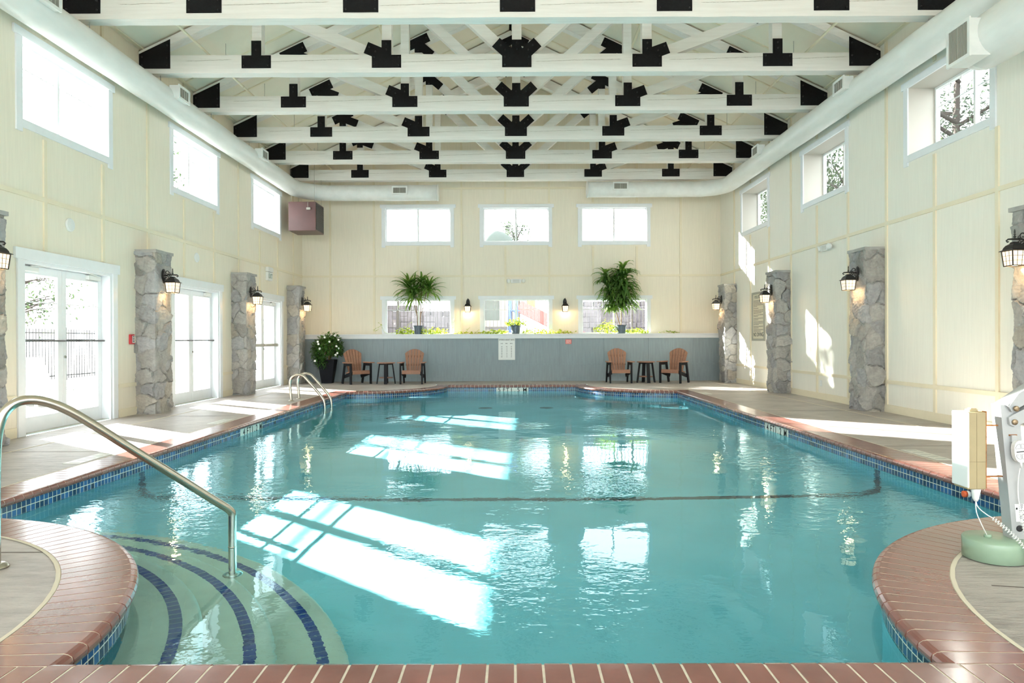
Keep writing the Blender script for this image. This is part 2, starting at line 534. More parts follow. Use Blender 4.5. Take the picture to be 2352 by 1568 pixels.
mb = MB(); holed(mb, YN, YF + WT, 0.0, ZW, LW + LD + SWG, lambda u, d, z: (XL - WT * d, u, z))
wl = mb.build('wall_left', m_cream); merge(wl); tag(wl, kind='structure')
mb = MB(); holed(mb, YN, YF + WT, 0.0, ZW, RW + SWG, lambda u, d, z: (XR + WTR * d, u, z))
wr = mb.build('wall_right', m_cream_lit); merge(wr); tag(wr, kind='structure')
gable = lambda u: ZW + SL * (XR - abs(u))
mb = MB(); holed(mb, XL, XR, 0.0, 6.0, FW, lambda u, d, z: (u, YF + WT * d, z), top=gable)
wf = mb.build('wall_far', m_cream); merge(wf); tag(wf, kind='structure')
mb = MB(); holed(mb, XL, XR, 0.0, 6.0, NWX, lambda u, d, z: (u, YN - WT * d, z), top=gable)
wnr = mb.build('wall_near', m_cream); merge(wnr); tag(wnr, kind='structure')

# ceiling: two sloping planes with a thickness
mb = MB()
for s in (-1, 1):
    e = (XR + 0.55)
    mb.prism([(0, ZR), (s * e, ZR - SL * e), (s * e, ZR - SL * e + 0.18), (0, ZR + 0.18)], 1, YN - 0.3, YF + 0.5)
ceil = mb.build('ceiling', m_ceil, auto=True); tag(ceil, kind='structure')
mb = MB()
for s in (-1, 1):
    k = 0
    y = 8.63 - 1.22 * 6
    while y < YF:
        for dy in (-0.03,):
            a = Vector((s * 0.02, y + dy, ZR - 0.012 - SL * 0.02)); b_ = Vector((s * (XR - 0.02), y + dy, ZW - 0.012 + SL * 0.02))
            mb.beam(a, b_, 0.045, 0.02)
        y += 1.22
    for x in (0.0, 2.55, 5.78):
        z = ZR - SL * x - 0.014
        mb.beam((s * x, YN, z), (s * x, YF, z), 0.05, 0.02)
mb.build('batten_strips', m_cream_trim, ceil)

# wall battens -------------------------------------------------------------
def cuts(lo, hi, blocks):
    segs = [(lo, hi)]
    for a, b in blocks:
        out = []
        for s, e in segs:
            if b <= s or a >= e: out.append((s, e)); continue
            if a > s: out.append((s, a))
            if b < e: out.append((b, e))
        segs = out
    return [x for x in segs if x[1] - x[0] > 0.03]

def battens(parent, us, zs, u0, u1, z0, ztop, holes, mkbox, w=0.055):
    mb = MB()
    H = [(a - 0.13, b + 0.13, c - 0.14, d + 0.14) for a, b, c, d in holes]
    for u in us:
        bl = [(h[2], h[3]) for h in H if h[0] < u < h[1]] + [(z - w/2, z + w/2) for z in zs]
        zt = ztop(u) if callable(ztop) else ztop
        for s, e in cuts(z0, zt, bl): mkbox(mb, u - w/2, u + w/2, s, e)
    for z in zs:
        if z > (ztop if not callable(ztop) else 99): continue
        bl = [(h[0], h[1]) for h in H if h[2] < z < h[3]]
        for s, e in cuts(u0, u1, bl): mkbox(mb, s, e, z - w/2, z + w/2)
    return mb
TB = 0.022
hz = (0.47, 2.91, 5.35)
mb = battens(wl, [8.63 + 1.22 * k for k in range(-10, 9)], hz, YN, YF, 0.12, ZW, LW + LD + SWG,
             lambda m, a, b, c, d: m.box(XL, XL + TB, a, b, c, d))
mb.build('batten_strips', m_cream_trim, wl)
mb = battens(wr, [8.22 + 1.22 * k for k in range(-10, 9)], hz, YN, YF, 0.12, ZW, RW + SWG,
             lambda m, a, b, c, d: m.box(XR - TB, XR, a, b, c, d))
mb.build('batten_strips', m_cream_trim, wr)
mb = battens(wf, [-0.165 + 1.22 * k for k in range(-4, 5)], (2.91, 5.35), XL, XR, 1.33, lambda u: gable(u) - 0.02, FW,
             lambda m, a, b, c, d: m.box(a, b, YF - TB, YF, c, d))
mb.build('batten_strips', m_cream_trim, wf)

# baseboards
mb = MB()
for a, b in cuts(YN, YF, [(h[0] - 0.13, h[1] + 0.13) for h in LD]): mb.box(XL, XL + 0.018, a, b, 0, 0.12)
tag(mb.build('baseboard_left', m_cream_trim), kind='structure')
mb = MB(); mb.box(XR - 0.018, XR, YN, YF, 0, 0.12)
tag(mb.build('baseboard_right', m_cream_trim), kind='structure')

# grey lower wall at the far end, with its white ledge ----------------------
YG = 18.90
mb = MB(); mb.box(XL, XR, YG, YF - 0.002, 0.0, 1.20)
wg = mb.build('wall_lower_far', m_gray); tag(wg, kind='structure')
mb = battens(wg, [0.117 + 1.22 * k for k in range(-5, 5)], (0.46,), XL, XR, 0.11, 1.17, [],
             lambda m, a, b, c, d: m.box(a, b, YG - 0.012, YG, c, d), w=0.045)
mb.build('batten_strips', m_gray, wg)
mb = MB(); mb.box(XL, XR, YG - 0.014, YG, 0, 0.11)
tag(mb.build('baseboard_far', m_gray), kind='structure')
mb = MB(); mb.box(XL, XR, YG - 0.05, YG + 0.24, 1.262, 1.295, b=0.004); mb.box(XL, XR, YG - 0.03, YG, 1.17, 1.262)
mb.box(XL, XR, YG, YF, 1.20, 1.262)
ledge = mb.build('trim_1', m_white); tag(ledge, kind='structure')

# windows -------------------------------------------------------------------
wcount = [0]
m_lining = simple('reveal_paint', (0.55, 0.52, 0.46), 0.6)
def window(loc, rz, hw, h, depth, lower=False, near=False):
    """loc: middle of the opening's bottom edge on the room face; local +y points outdoors"""
    wcount[0] += 1
    t = empty('window_%d' % wcount[0], loc, rz); t['kind'] = 'structure'
    c = 0.10
    mb = MB()
    mb.box(-hw - c, -hw + 0.005, -0.022, 0.0, -0.15 if not lower else 0.0, h, b=0.003)
    mb.box(hw - 0.005, hw + c, -0.022, 0.0, -0.15 if not lower else 0.0, h, b=0.003)
    mb.box(-hw - c - 0.045, hw + c + 0.045, -0.03, 0.0, h - 0.005, h + 0.095, b=0.003)
    if not lower: mb.box(-hw, hw, -0.022, 0.0, -0.095, 0.005, b=0.003)
    mb.build('casing', m_white, t)
    mb = MB()
    e = 0.004
    mb.box(-hw, -hw + e, 0, depth, 0, h); mb.box(hw - e, hw, 0, depth, 0, h)
    mb.box(-hw, hw, 0, depth, h - e, h); mb.box(-hw, hw, 0, depth, 0, e)
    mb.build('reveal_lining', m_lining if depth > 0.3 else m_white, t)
    d0, d1 = depth - 0.07, depth - 0.01
    f = 0.035
    mb = MB()
    mb.box(-hw, hw, d0, d1, 0, f); mb.box(-hw, hw, d0, d1, h - f, h)
    mb.box(-hw, -hw + f, d0, d1, f, h - f); mb.box(hw - f, hw, d0, d1, f, h - f)
    mb.box(-0.02, 0.02, d0, d1, f, h - f)
    fr = mb.build('window_frame', m_upvc, t)
    mb = MB()
    zz = h * 0.70
    for s in (-1, 1):
        a, b = (f, hw - f) if s > 0 else (-hw + f, -f)
        mb.box(a, b, d0 + 0.02, d0 + 0.03, zz - 0.006, zz + 0.006)
        for q in (1/3, 2/3):
            x = a + (b - a) * q
            mb.box(x - 0.006, x + 0.006, d0 + 0.02, d0 + 0.03, zz, h - f)
    mb.build('muntin_bars', m_upvc, t)
    mb = MB()
    mb.box(-hw + f, -0.02, d0 + 0.033, d0 + 0.037, f, h - f); mb.box(0.02, hw - f, d0 + 0.033, d0 + 0.037, f, h - f)
    mb.build('glass', m_glass, t)
    return t
for a, b, c, d in LW: window((XL, (a+b)/2, c), PI/2, (b-a)/2, d - c, WT)
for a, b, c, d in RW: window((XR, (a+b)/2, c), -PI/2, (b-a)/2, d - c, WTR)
for i, (a, b, c, d) in enumerate(FW): window(((a+b)/2, YF, c), 0, (b-a)/2, d - c, 0.12, lower=i > 2)
for a, b, c, d in SWG:
    window((XL, (a+b)/2, c), PI/2, (b-a)/2, d - c, WT)
    window((XR, (a+b)/2, c), -PI/2, (b-a)/2, d - c, WT)
for a, b, c, d in NWX: window(((a+b)/2, YN, c), PI, (b-a)/2, d - c, WT)

# glazed double doors ---------------------------------------------------------
def leaf(t, x0, x1, hinge, thick_bar):
    y0, y1 = 0.13, 0.17
    H = 2.08
    st, top, bot = 0.085, 0.10, 0.20
    mb = MB()
    mb.box(x0, x0 + st, y0, y1, 0.01, H, b=0.004); mb.box(x1 - st, x1, y0, y1, 0.01, H, b=0.004)
    mb.box(x0 + st, x1 - st, y0, y1, 0.01, bot); mb.box(x0 + st, x1 - st, y0, y1, H - top, H)
    L = mb.build('door_leaf', m_white, t)
    mb = MB(); mb.box(x0 + st, x1 - st, y0 + 0.016, y0 + 0.022, bot, H - top)
    mb.build('glass', m_glass, L)
    mb = MB(); mb.box(x0 + st, x1 - st, y0 + 0.006, y0 + 0.015, 1.625, 1.637)
    mb.build('glazing_bar', m_upvc, L)
    mb = MB()
    if thick_bar:
        mb.box(x0 + 0.05, x1 - 0.02, y0 - 0.07, y0 - 0.03, 0.99, 1.06, b=0.006)
        for x in (x0 + 0.09, x1 - 0.09): mb.box(x - 0.03, x + 0.03, y0 - 0.04, y0, 0.99, 1.06)
    else:
        mb.tube([(x0 + 0.02, y0 - 0.05, 1.145), (x1 - 0.02, y0 - 0.05, 1.145)], 0.013, 10)
        for x in (x0 + 0.03, x1 - 0.03): mb.tube([(x, y0 - 0.05, 1.145), (x, y0, 1.145)], 0.010, 8)
    mb.build('push_bar', m_grille if thick_bar else simple_dark, L)
    # overhead closer with its arm
    s = 1 if hinge > 0 else -1
    hx = x1 if hinge > 0 else x0
    mb = MB()
    mb.box(hx - s * 0.10, hx - s * 0.36, y0 - 0.05, y0, H - 0.075, H - 0.015, b=0.006)
    mb.beam((hx - s * 0.20, y0 - 0.055, H - 0.01), (hx - s * 0.50, y0 - 0.10, H + 0.005), 0.02, 0.012)
    mb.beam((hx - s * 0.50, y0 - 0.10, H + 0.005), (hx - s * 0.24, y0 - 0.02, H + 0.015), 0.02, 0.012)
    mb.build('door_closer', m_plastic, L)
    return L
simple_dark = simple('dark_push_bar', (0.10, 0.10, 0.10), 0.4, metal=0.6)
for i, (a, b, c, d) in enumerate(LD):
    t = empty('door_%d' % (i + 1), (XL, (a+b)/2, 0), PI/2); t['kind'] = 'structure'
    hw = (b - a) / 2; h = d
    mb = MB()
    for s in (-1, 1):
        x0, x1 = (hw - 0.005, hw + 0.11) if s > 0 else (-hw - 0.11, -hw + 0.005)
        mb.box(x0, x1, -0.024, 0.0, 0, h, b=0.003)
        x0, x1 = (hw - 0.045, hw - 0.001) if s > 0 else (-hw + 0.001, -hw + 0.045)
        mb.box(x0, x1, 0.0, 0.19, 0, h - 0.001)
    mb.box(-hw - 0.155, hw + 0.155, -0.034, 0.0, h - 0.005, h + 0.13, b=0.003)
    mb.box(-hw + 0.045, hw - 0.045, 0.0, 0.19, h - 0.045, h - 0.001)
    mb.build('casing', m_white, t)
    mb = MB(); mb.box(-hw + 0.045, hw - 0.045, 0.02, 0.19, 0.0, 0.012)
    mb.build('threshold', m_grille, t)
    mb = MB(); mb.box(-hw - 0.2, hw + 0.2, 0.205, 0.70, 2.03, 2.12); mb.build('added_shade_hood', m_white, t)  # hood added outside each door to shorten the sun patch in the pool
    leaf(t, -hw + 0.047, -0.002, -1, i == 2)
    L = leaf(t, 0.002, hw - 0.047, 1, i == 2)
    mb = MB(); mb.tube([(0.045, 0.128, 0.93), (0.045, 0.112, 0.93)], 0.018, 14)
    mb.build('lock_cylinder', m_steel, L)

# ================================================================ pool
PX, PY0, PY1, PR = 3.65, 2.41, 17.17, 2.05
def outline(off=0.0, n=22):
    """pool edge, counter-clockwise; off > 0 moves outwards (into the deck)"""
    r = PR - off
    P = []
    def arc(cx, cy, a0, a1):
        for k in range(n + 1):
            a = a0 + (a1 - a0) * k / n
            P.append((cx + r * math.cos(a), cy + r * math.sin(a)))
    arc(-PX, PY0, PI/2, 0)        # near-left: from the left side to the near edge (pool lies outside the circle)
    arc(PX, PY0, PI, PI/2)
    arc(PX, PY1, -PI/2, -PI)
    arc(-PX, PY1, 0, -PI/2)
    return P
def outline_off(off, n=22):
    r = PR - off
    P = []
    def arc(cx, cy, a0, a1, flip):
        pts = []
        for k in range(n + 1):
            a = a0 + (a1 - a0) * k / n
            pts.append([cx + r * math.cos(a), cy + r * math.sin(a)])
        return pts
    # the corner circles keep their centres, the straight edges move out by off
    y0, y1, px = PY0 - off, PY1 + off, PX + off
    def ang(d): return math.asin(max(-1, min(1, d / r)))
    e = ang(off)
    P += arc(-PX, PY0, PI/2 + e, -e, 0)
    P += arc(PX, PY0, PI + e, PI/2 - e, 0)
    P += arc(PX, PY1, -PI/2 + e, -PI - e, 0)
    P += arc(-PX, PY1, e, -PI/2 - e, 0)
    return P

def resample(P, closed=True):
    out = []
    n = len(P)
    for i in range(n):
        a = Vector(P[i]); b = Vector(P[(i+1) % n])
        out.append((a, b, (b - a).length))
    return out
CORNERS = [(-PX, PY0), (PX, PY0), (PX, PY1), (-PX, PY1)]
segs = resample(outline_off(0.0))
PER = sum(s[2] for s in segs)
corner_s = []
def at(s):
    s = s % PER
    for i, (a, b, l) in enumerate(segs):
        if s <= l or l == PER:
            d = (b - a).normalized() if l > 1e-9 else Vector((1, 0))
            if i % 23 != 22:                          # on a corner circle: straight towards its centre
                c = Vector(CORNERS[i // 23]); v = (a + d * s) - c
                return c + v.normalized() * PR, -v.normalized()
            return a + d * s, Vector((d.y, -d.x))     # outward = right of travel for a ccw loop
        s -= l
    return segs[-1][1], Vector((1, 0))

# deck with the pool cut out ---------------------------------------------------
def filled(loops, z, name, mats, parent=None):
    bm = bmesh.new()
    for L in loops:
        vs = [bm.verts.new((p[0], p[1], z)) for p in L]
        for i in range(len(vs)): bm.edges.new((vs[i], vs[(i+1) % len(vs)]))
    bmesh.ops.triangle_fill(bm, use_beauty=True, use_dissolve=False, edges=bm.edges[:])
    bmesh.ops.recalc_face_normals(bm, faces=bm.faces[:])
    for f in bm.faces:
        if f.normal.z < 0: f.normal_flip()
    me = bpy.data.meshes.new(name); bm.to_mesh(me); bm.free()
    for m in mats: me.materials.append(m)
    o = bpy.data.objects.new(name, me); COL.objects.link(o)
    if parent: o.parent = parent
    return o
CW = 0.29
floor = filled([[(XL, YN), (XR, YN), (XR, YG), (XL, YG)], outline_off(CW)], 0.0, 'floor', [m_deck])
tag(floor, kind='structure')
mb = MB()
for x in (-5.15, 5.3):
    mb.box(x - 0.012, x + 0.012, YN, YG - 0.02, 0.0, 0.0022)
# thin bead of sealant where the deck meets the brick
oo, oi = outline_off(CW + 0.022), outline_off(CW + 0.002)
n = len(oo)
for i in range(n):
    j = (i + 1) % n
    mb.add([(*oi[i], 0.0035), (*oi[j], 0.0035), (*oo[j], 0.0035), (*oo[i], 0.0035)], [(0, 1, 2, 3)])
mb.build('joint_sealant', m_joint, floor)
mb = MB()
for (x0, y0, x1, y1) in ((-5.8, 7.1, -3.97, 7.1), (-5.8, 10.4, -3.97, 10.4), (-5.8, 13.6, -3.97, 13.6), (3.97, 7.3, 5.8, 7.3), (3.97, 10.9, 5.8, 10.9),
                         (3.97, 14.0, 5.8, 14.0), (-5.8, 16.4, -3.0, 16.4), (3.0, 16.6, 5.8, 16.6), (2.25, 3.18, 5.8, 2.4), (-5.8, 3.72, -2.35, 3.72)):
    mb.beam((x0, y0, 0.0008), (x1, y1, 0.0008), 0.010, 0.0012)
mb.build('control_joints', simple('dark_joint', (0.12, 0.10, 0.085), 0.9), floor)

pool = empty('swimming_pool', (0, 9.8, 0), 0, 'long indoor swimming pool of blue tile and red brick edging with scooped-in corners', 'swimming pool')
poff = Vector((0, -9.8, 0))
def inpool(o):
    o.parent = pool; o.location = poff; return o

# coping bricks: one bullnosed brick after another along the edge
CB = 0.0965
prof = [(0.0, -0.056), (-0.018, -0.056), (-0.032, -0.048), (-0.038, -0.034), (-0.038, -0.022), (-0.032, -0.009), (-0.020, -0.001), (-0.006, 0.002), (0.03, 0.003), (CW, 0.003), (CW, -0.03)]
breaks = []
acc = 0
for i, (a, b, l) in enumerate(segs):
    if (i % 23) == 22: pass
    acc += l
# pieces of the outline between the eight corners
marks = [0.0]
acc = 0.0
for i, (a, b, l) in enumerate(segs):
    acc += l
    if i % 23 == 21 or i % 23 == 22: marks.append(acc)
mb = MB()
for a, b in zip(marks[:-1], marks[1:]):
    L = b - a
    nb = max(1, round(L / CB))
    w = L / nb
    mid, onv = at((a + b) / 2)
    straight = (at(a + 1e-3)[1] - at(b - 1e-3)[1]).length < 0.02
    for k in range(nb):
        g = 0.0048
        s0, s1 = a + k * w + g, a + (k + 1) * w - g
        ring = []
        for s in (s0, (s0 + s1) / 2, s1):
            p, nv = at(s)
            if straight: nv = at((a + b) / 2)[1]
            rr = []
            for d, z in prof:
                q = p + nv * d
                if straight and d > 0:
                    # mitre against the circles' coping
                    pass
                rr.append((q.x, q.y, z))
            ring.append(rr)
        m_ = len(prof)
        vs = ring[0] + ring[1] + ring[2]
        fs = []
        for r_ in range(2):
            for i in range(m_ - 1):
                fs.append((r_*m_+i, r_*m_+i+1, (r_+1)*m_+i+1, (r_+1)*m_+i))
        fs.append(tuple(range(m_))); fs.append(tuple(range(2*m_, 3*m_))[::-1])
        mb.add(vs, fs, 0)
for a, b in zip(marks[:-1], marks[1:]):
    pa, na = at((a + b) / 2)
    if (at(a + 1e-3)[1] - at(b - 1e-3)[1]).length > 0.02: continue
    d = Vector((-na.y, na.x))
    for e, sg in ((at(a + 1e-4)[0], -1), (at(b - 1e-4)[0], 1)):
        for k in range(3):
            o0 = e + d * sg * (k * CW / 3 + 0.004); o1 = e + d * sg * ((k + 1) * CW / 3 - 0.004)
            P = [o0 + na * 0.004, o1 + na * 0.004, o1 + na * CW, o0 + na * CW]
            if sg < 0: P = P[::-1]
            mb.prism([(p.x, p.y) for p in P], 2, -0.03, 0.0032)
cop = inpool(mb.build('brick_coping', m_brick, auto=True))
# mortar bed under and between the bricks
mb = MB()
n = len(outline_off(0))
prof2 = [(0.004, -0.052), (-0.028, -0.044), (-0.034, -0.030), (-0.030, -0.012), (-0.016, -0.003), (0.0, 0.0012), (CW + 0.004, 0.0012)]
rings = []
N = 400
SS = sorted(set([i * PER / N for i in range(N)] + [min(PER - 1e-4, m + e) for m in marks for e in (1e-3,)] + [max(0, m - 1e-3) for m in marks]))
for s in SS:
    p, nv = at(s)
    rings.append([((p + nv * d).x, (p + nv * d).y, z) for d, z in prof2])
vs = [q for r_ in rings for q in r_]; m_ = len(prof2); nr = len(rings)
mb.add(vs, [(i*m_+k, i*m_+k+1, ((i+1) % nr)*m_+k+1, ((i+1) % nr)*m_+k) for i in range(nr) for k in range(m_-1)], 0, False)
inpool(mb.build('mortar', m_grout))

# pool walls and floor ------------------------------------------------------------
ZWATER = -0.150
def zfloor(y): return -1.20 - 0.47 * (y - PY0) / (PY1 - PY0)
def strip(name, z0, z1, off, mat, parent=None, uvs=True, s0=0.0, s1=None, zf=None, N=500):
    me = bpy.data.meshes.new(name)
    S1 = PER if s1 is None else s1
    ss = [s0 + (S1 - s0) * i / N for i in range(N + 1)]
    ss = sorted(set(ss) | {m for m in marks if s0 < m < S1})
    vs = []; uv = []
    for s in ss:
        p, nv = at(min(s, PER - 1e-6))
        q = p + nv * (off(nv) if callable(off) else off)
        zb = zf(q.y) if zf else z0
        vs += [(q.x, q.y, zb), (q.x, q.y, z1)]
        uv += [(s, zb - z1), (s, 0.0)]
    fs = [(2*i, 2*i+1, 2*i+3, 2*i+2) for i in range(len(ss) - 1)]
    me.from_pydata(vs, [], fs)
    me.materials.append(mat)
    l = me.uv_layers.new(name='UVMap')
    for p in me.polygons:
        for li, vi in zip(p.loop_indices, p.vertices): l.data[li].uv = uv[vi]
    o = bpy.data.objects.new(name, me); COL.objects.link(o)
    return inpool(o)
receivers = []
receivers.append(strip('waterline_tile', -0.178, -0.054, 0.0, m_tile))
SETBACK = 0.95     # added hollow: left wall set back so refracted sunlight reaches the floor
setback = lambda nv: 0.006 + SETBACK * max(0.0, min(1.0, (-nv.x - 0.1) / 0.5))
receivers.append(strip('basin_wall', -1.2, -0.165, setback, m_basin, zf=lambda y: zfloor(y) - 0.02))
# floor plane following the fall of the pool bottom
bm = bmesh.new()
L = []
for i in range(260):
    p, nv = at(PER * i / 260)
    q = p + nv * (setback(nv) + 0.015)
    L.append((q.x, q.y))
fl = filled([L], 0.0, 'basin_floor', [m_basin])
for v in fl.data.vertices: v.co.z = zfloor(v.co.y)
inpool(fl); receivers.append(fl)

# corner steps: rings round the near-left deck circle
def ring_step(r, z, name):
    """tread from the deck circle out to radius r, clipped to the pool rectangle"""
    mb = MB()
    a0 = -math.asin(min(1, 0.0)) ; n_ = 40
    a1 = PI / 2
    zb = -1.35
    prof = [(PR - 0.02, z), (r - 0.045, z), (r - 0.022, z - 0.004), (r - 0.006, z - 0.016), (r, z - 0.036), (r, zb)]
    vs = []
    for k in range(n_ + 1):
        a = a0 + (a1 - a0) * k / n_
        for rr, zz in prof: vs.append((-PX + rr * math.cos(a), PY0 + rr * math.sin(a), zz))
    m_ = len(prof)
    mb.add(vs, [(k*m_+i, k*m_+i+1, (k+1)*m_+i+1, (k+1)*m_+i) for k in range(n_) for i in range(m_-1)], 0, True)
    return inpool(mb.build(name, m_step, auto=False))
STEPS = [(2.37, -0.43, 2.25), (2.70, -0.69, 2.58), (3.06, -0.95, 2.93)]
for r, z, rs in STEPS:
    o = ring_step(r, z, 'step'); receivers.append(o)
    # stripe of navy tiles let into the tread
    me = bpy.data.meshes.new('step_stripe')
    vs = []; uv = []; n_ = 60
    for k in range(n_ + 1):
        a = (PI / 2) * k / n_
        for q, rr in enumerate((rs - 0.03, rs + 0.03)):
            vs.append((-PX + rr * math.cos(a), PY0 + rr * math.sin(a), z + 0.0015)); uv.append((a * rs, 0.001 + 0.058 * q))
    me.from_pydata(vs, [], [(2*k, 2*k+1, 2*k+3, 2*k+2) for k in range(n_)])
    me.materials.append(m_stripe)
    l = me.uv_layers.new(name='UVMap')
    for p in me.polygons:
        for li, vi in zip(p.loop_indices, p.vertices): l.data[li].uv = uv[vi]
    so = bpy.data.objects.new('step_stripe', me); COL.objects.link(so); so.parent = o
    receivers.append(so)
# dark tile line across the floor and up the side walls
mb = MB()
ys = 6.83
pts = [(-PX + 0.004, ys, -0.21)]
zf_ = zfloor(ys)
R_ = 0.22
def curve_side(s):
    c = []
    for k in range(9):
        a = PI / 2 * k / 8
        c.append((s * (PX - 0.004 - R_ + R_ * math.cos(a)), ys, zf_ + R_ + 0.004 - R_ * math.sin(a)))
    return c
path = [(-(PX - 0.004), ys, -0.20)] + curve_side(-1) + curve_side(1)[::-1] + [((PX - 0.004), ys, -0.21)]
vs = []
for x, y, z in path: vs += [(x, y - 0.05, z), (x, y + 0.05, z)]
mb.add(vs, [(2*i, 2*i+1, 2*i+3, 2*i+2) for i in range(len(path) - 1)])
o = inpool(mb.build('floor_marking_stripe', simple('dark_stripe_tile', (0.03, 0.035, 0.07), 0.3))); receivers.append(o)
# coves along both side walls where the stripe climbs
mb = MB()
for s in (1,):
    vs = []
    c = [(x - s * 0.004 + s * 0.004, z - 0.004) for x, y, z in curve_side(s)]
    for y in (PY0 + PR, PY1 - PR):
        dz = zfloor(y) - zf_
        vs += [(x, y, z + dz) for x, z in c]
    m_ = len(c)
    mb.add(vs, [(i, i+1, m_+i+1, m_+i) for i in range(m_-1)], 0, True)
o = inpool(mb.build('basin_cove', m_basin)); receivers.append(o)
# floor drains and wall fittings
m_drain = simple('drain_grey', (0.12, 0.16, 0.16), 0.5)
for x, y in ((-0.55, 14.6), (0.75, 14.6), (-2.2, 12.9)):
    mb = MB(); mb.lathe([(0.15, zfloor(y) + 0.0), (0.15, zfloor(y) + 0.02), (0.10, zfloor(y) + 0.03), (0.001, zfloor(y) + 0.03)], x, y, 20)
    receivers.append(inpool(mb.build('floor_drain', m_drain)))

# depth markers let into the tile band
def marker(name, s_mid, half, parts, mirror=False):
    p, nv = at(s_mid)
    off = -0.004
    o = strip(name, -0.176, -0.0555, off, m_marker, s0=s_mid - half, s1=s_mid + half, N=8)
    return o
def s_of(x, y):
    best = (9, 0)
    k = 0
    while k < PER:
        p, _ = at(k)
        d = (p - Vector((x, y))).length
        if d < best[0]: best = (d, k)
        k += 0.01
    return best[1]
mk = marker('depth_marker', s_of(0.02, PY1), 0.40, None)
tl = -0.118
for ch, x in (('5', -0.31), ('F', -0.195), ('T', -0.105), ('1', -0.01), ('.', 0.075), ('5', 0.165), ('M', 0.325)):
    t = text('lettering', ch, 0.135, (x + 0.005, PY1 - 0.0052, tl), (PI/2, 0, 0), m_ink, mk)
mk = marker('depth_marker', s_of(-PX, 9.70), 0.41, None)
for ch, y in (('4', 9.42), ('F', 9.545), ('T', 9.635), ('1', 9.72), ('.', 9.80), ('2', 9.885), ('M', 10.04)):
    text('lettering', ch, 0.135, (-PX + 0.0052, y, tl), (PI/2, 0, PI/2), m_ink, mk)
mk = marker('depth_marker', s_of(PX, 9.45), 0.42, None)
for ch, y in (('4', 9.76), ('F', 9.635), ('T', 9.545), ('1', 9.46), ('.', 9.38), ('2', 9.295), ('M', 9.13)):
    text('lettering', ch, 0.135, (PX - 0.0052, y, tl), (PI/2, 0, -PI/2), m_ink, mk)

# water -----------------------------------------------------------------------------
water = filled([[(-8.6, 1.2), (3.9, 1.2), (3.9, 21.0), (-8.6, 21.0)]], ZWATER, 'pool_water', [m_water])  # sheet extended unseen under the deck so refracted sun reaches the pool floor
for p in water.data.polygons: p.use_smooth = True
tag(water, 'clear turquoise water filling the indoor pool', 'water', kind='stuff')
water.cycles.is_caustics_caster = True
for r_ in receivers: r_.cycles.is_caustics_receiver = True

# pale tile panels set in the deck beside the edge
m_dmark = simple('deck_marker_tile', (0.62, 0.62, 0.56), 0.4, var=0.1, vscale=20); m_worn = simple('worn_grey_print', (0.40, 0.42, 0.39), 0.6)
def deck_panel(x0, x1, y0, y1, label):
    t = empty('deck_marker', ((x0+x1)/2, (y0+y1)/2, 0), 0, label, 'deck marker', 'pale tile markers let into the pool deck')
    mb = MB(); mb.box(-(x1-x0)/2, (x1-x0)/2, -(y1-y0)/2, (y1-y0)/2, 0.0, 0.003)
    n_ = 5
    for k in range(n_):
        yy = -(y1-y0)/2 + (y1-y0) * (k + 0.5) / n_
        mb.box(-(x1-x0)*0.32, (x1-x0)*0.32, yy - 0.012, yy + 0.012, 0.002, 0.0034, mi=1)
    mb.build('tile_panel', [m_dmark, m_worn], t)
deck_panel(-4.16, -4.00, 6.40, 7.0, 'pale tile marker in the left deck nearest the camera')
deck_panel(-4.16, -4.00, 9.40, 10.0, 'pale tile marker in the left deck beside the 4 ft sign')
deck_panel(4.00, 4.16, 6.45, 7.05, 'pale tile marker in the right deck nearest the camera')
deck_panel(4.04, 4.22, 8.9, 9.4, 'pale tile marker in the right deck between the two others')
deck_panel(3.95, 4.15, 14.2, 14.7, 'pale tile marker at the far end of the right deck')

# ================================================================ roof trusses
def gusset(parent, y, shapes, bolts, name='gusset_plate'):
    """black steel plate on the camera-facing side; shapes: list of convex polygons (x, z)"""
    mb = MB()
    for k, P in enumerate(shapes): mb.prism(P, 1, y - 0.009 - 0.0002 * k, y)
    for x, z in bolts:
        mb.lathe([(0.013, 0), (0.013, 0.012), (0.008, 0.018), (0.002, 0.019)], 0, 0, 6, 1, False,
                 Matrix.Translation((x, y - 0.009, z)) @ Matrix.Rotation(PI/2, 4, 'X'))
    return mb.build(name, [m_black, m_bolt], parent, auto=True)

def arm(x, z, ang, l0, l1, w):
    c, s_ = math.cos(ang), math.sin(ang)
    nx, nz_ = -s_ * w / 2, c * w / 2
    return [(x + c*l0 + nx, z + s_*l0 + nz_), (x + c*l0 - nx, z + s_*l0 - nz_), (x + c*l1 - nx, z + s_*l1 - nz_), (x + c*l1 + nx, z + s_*l1 + nz_)]

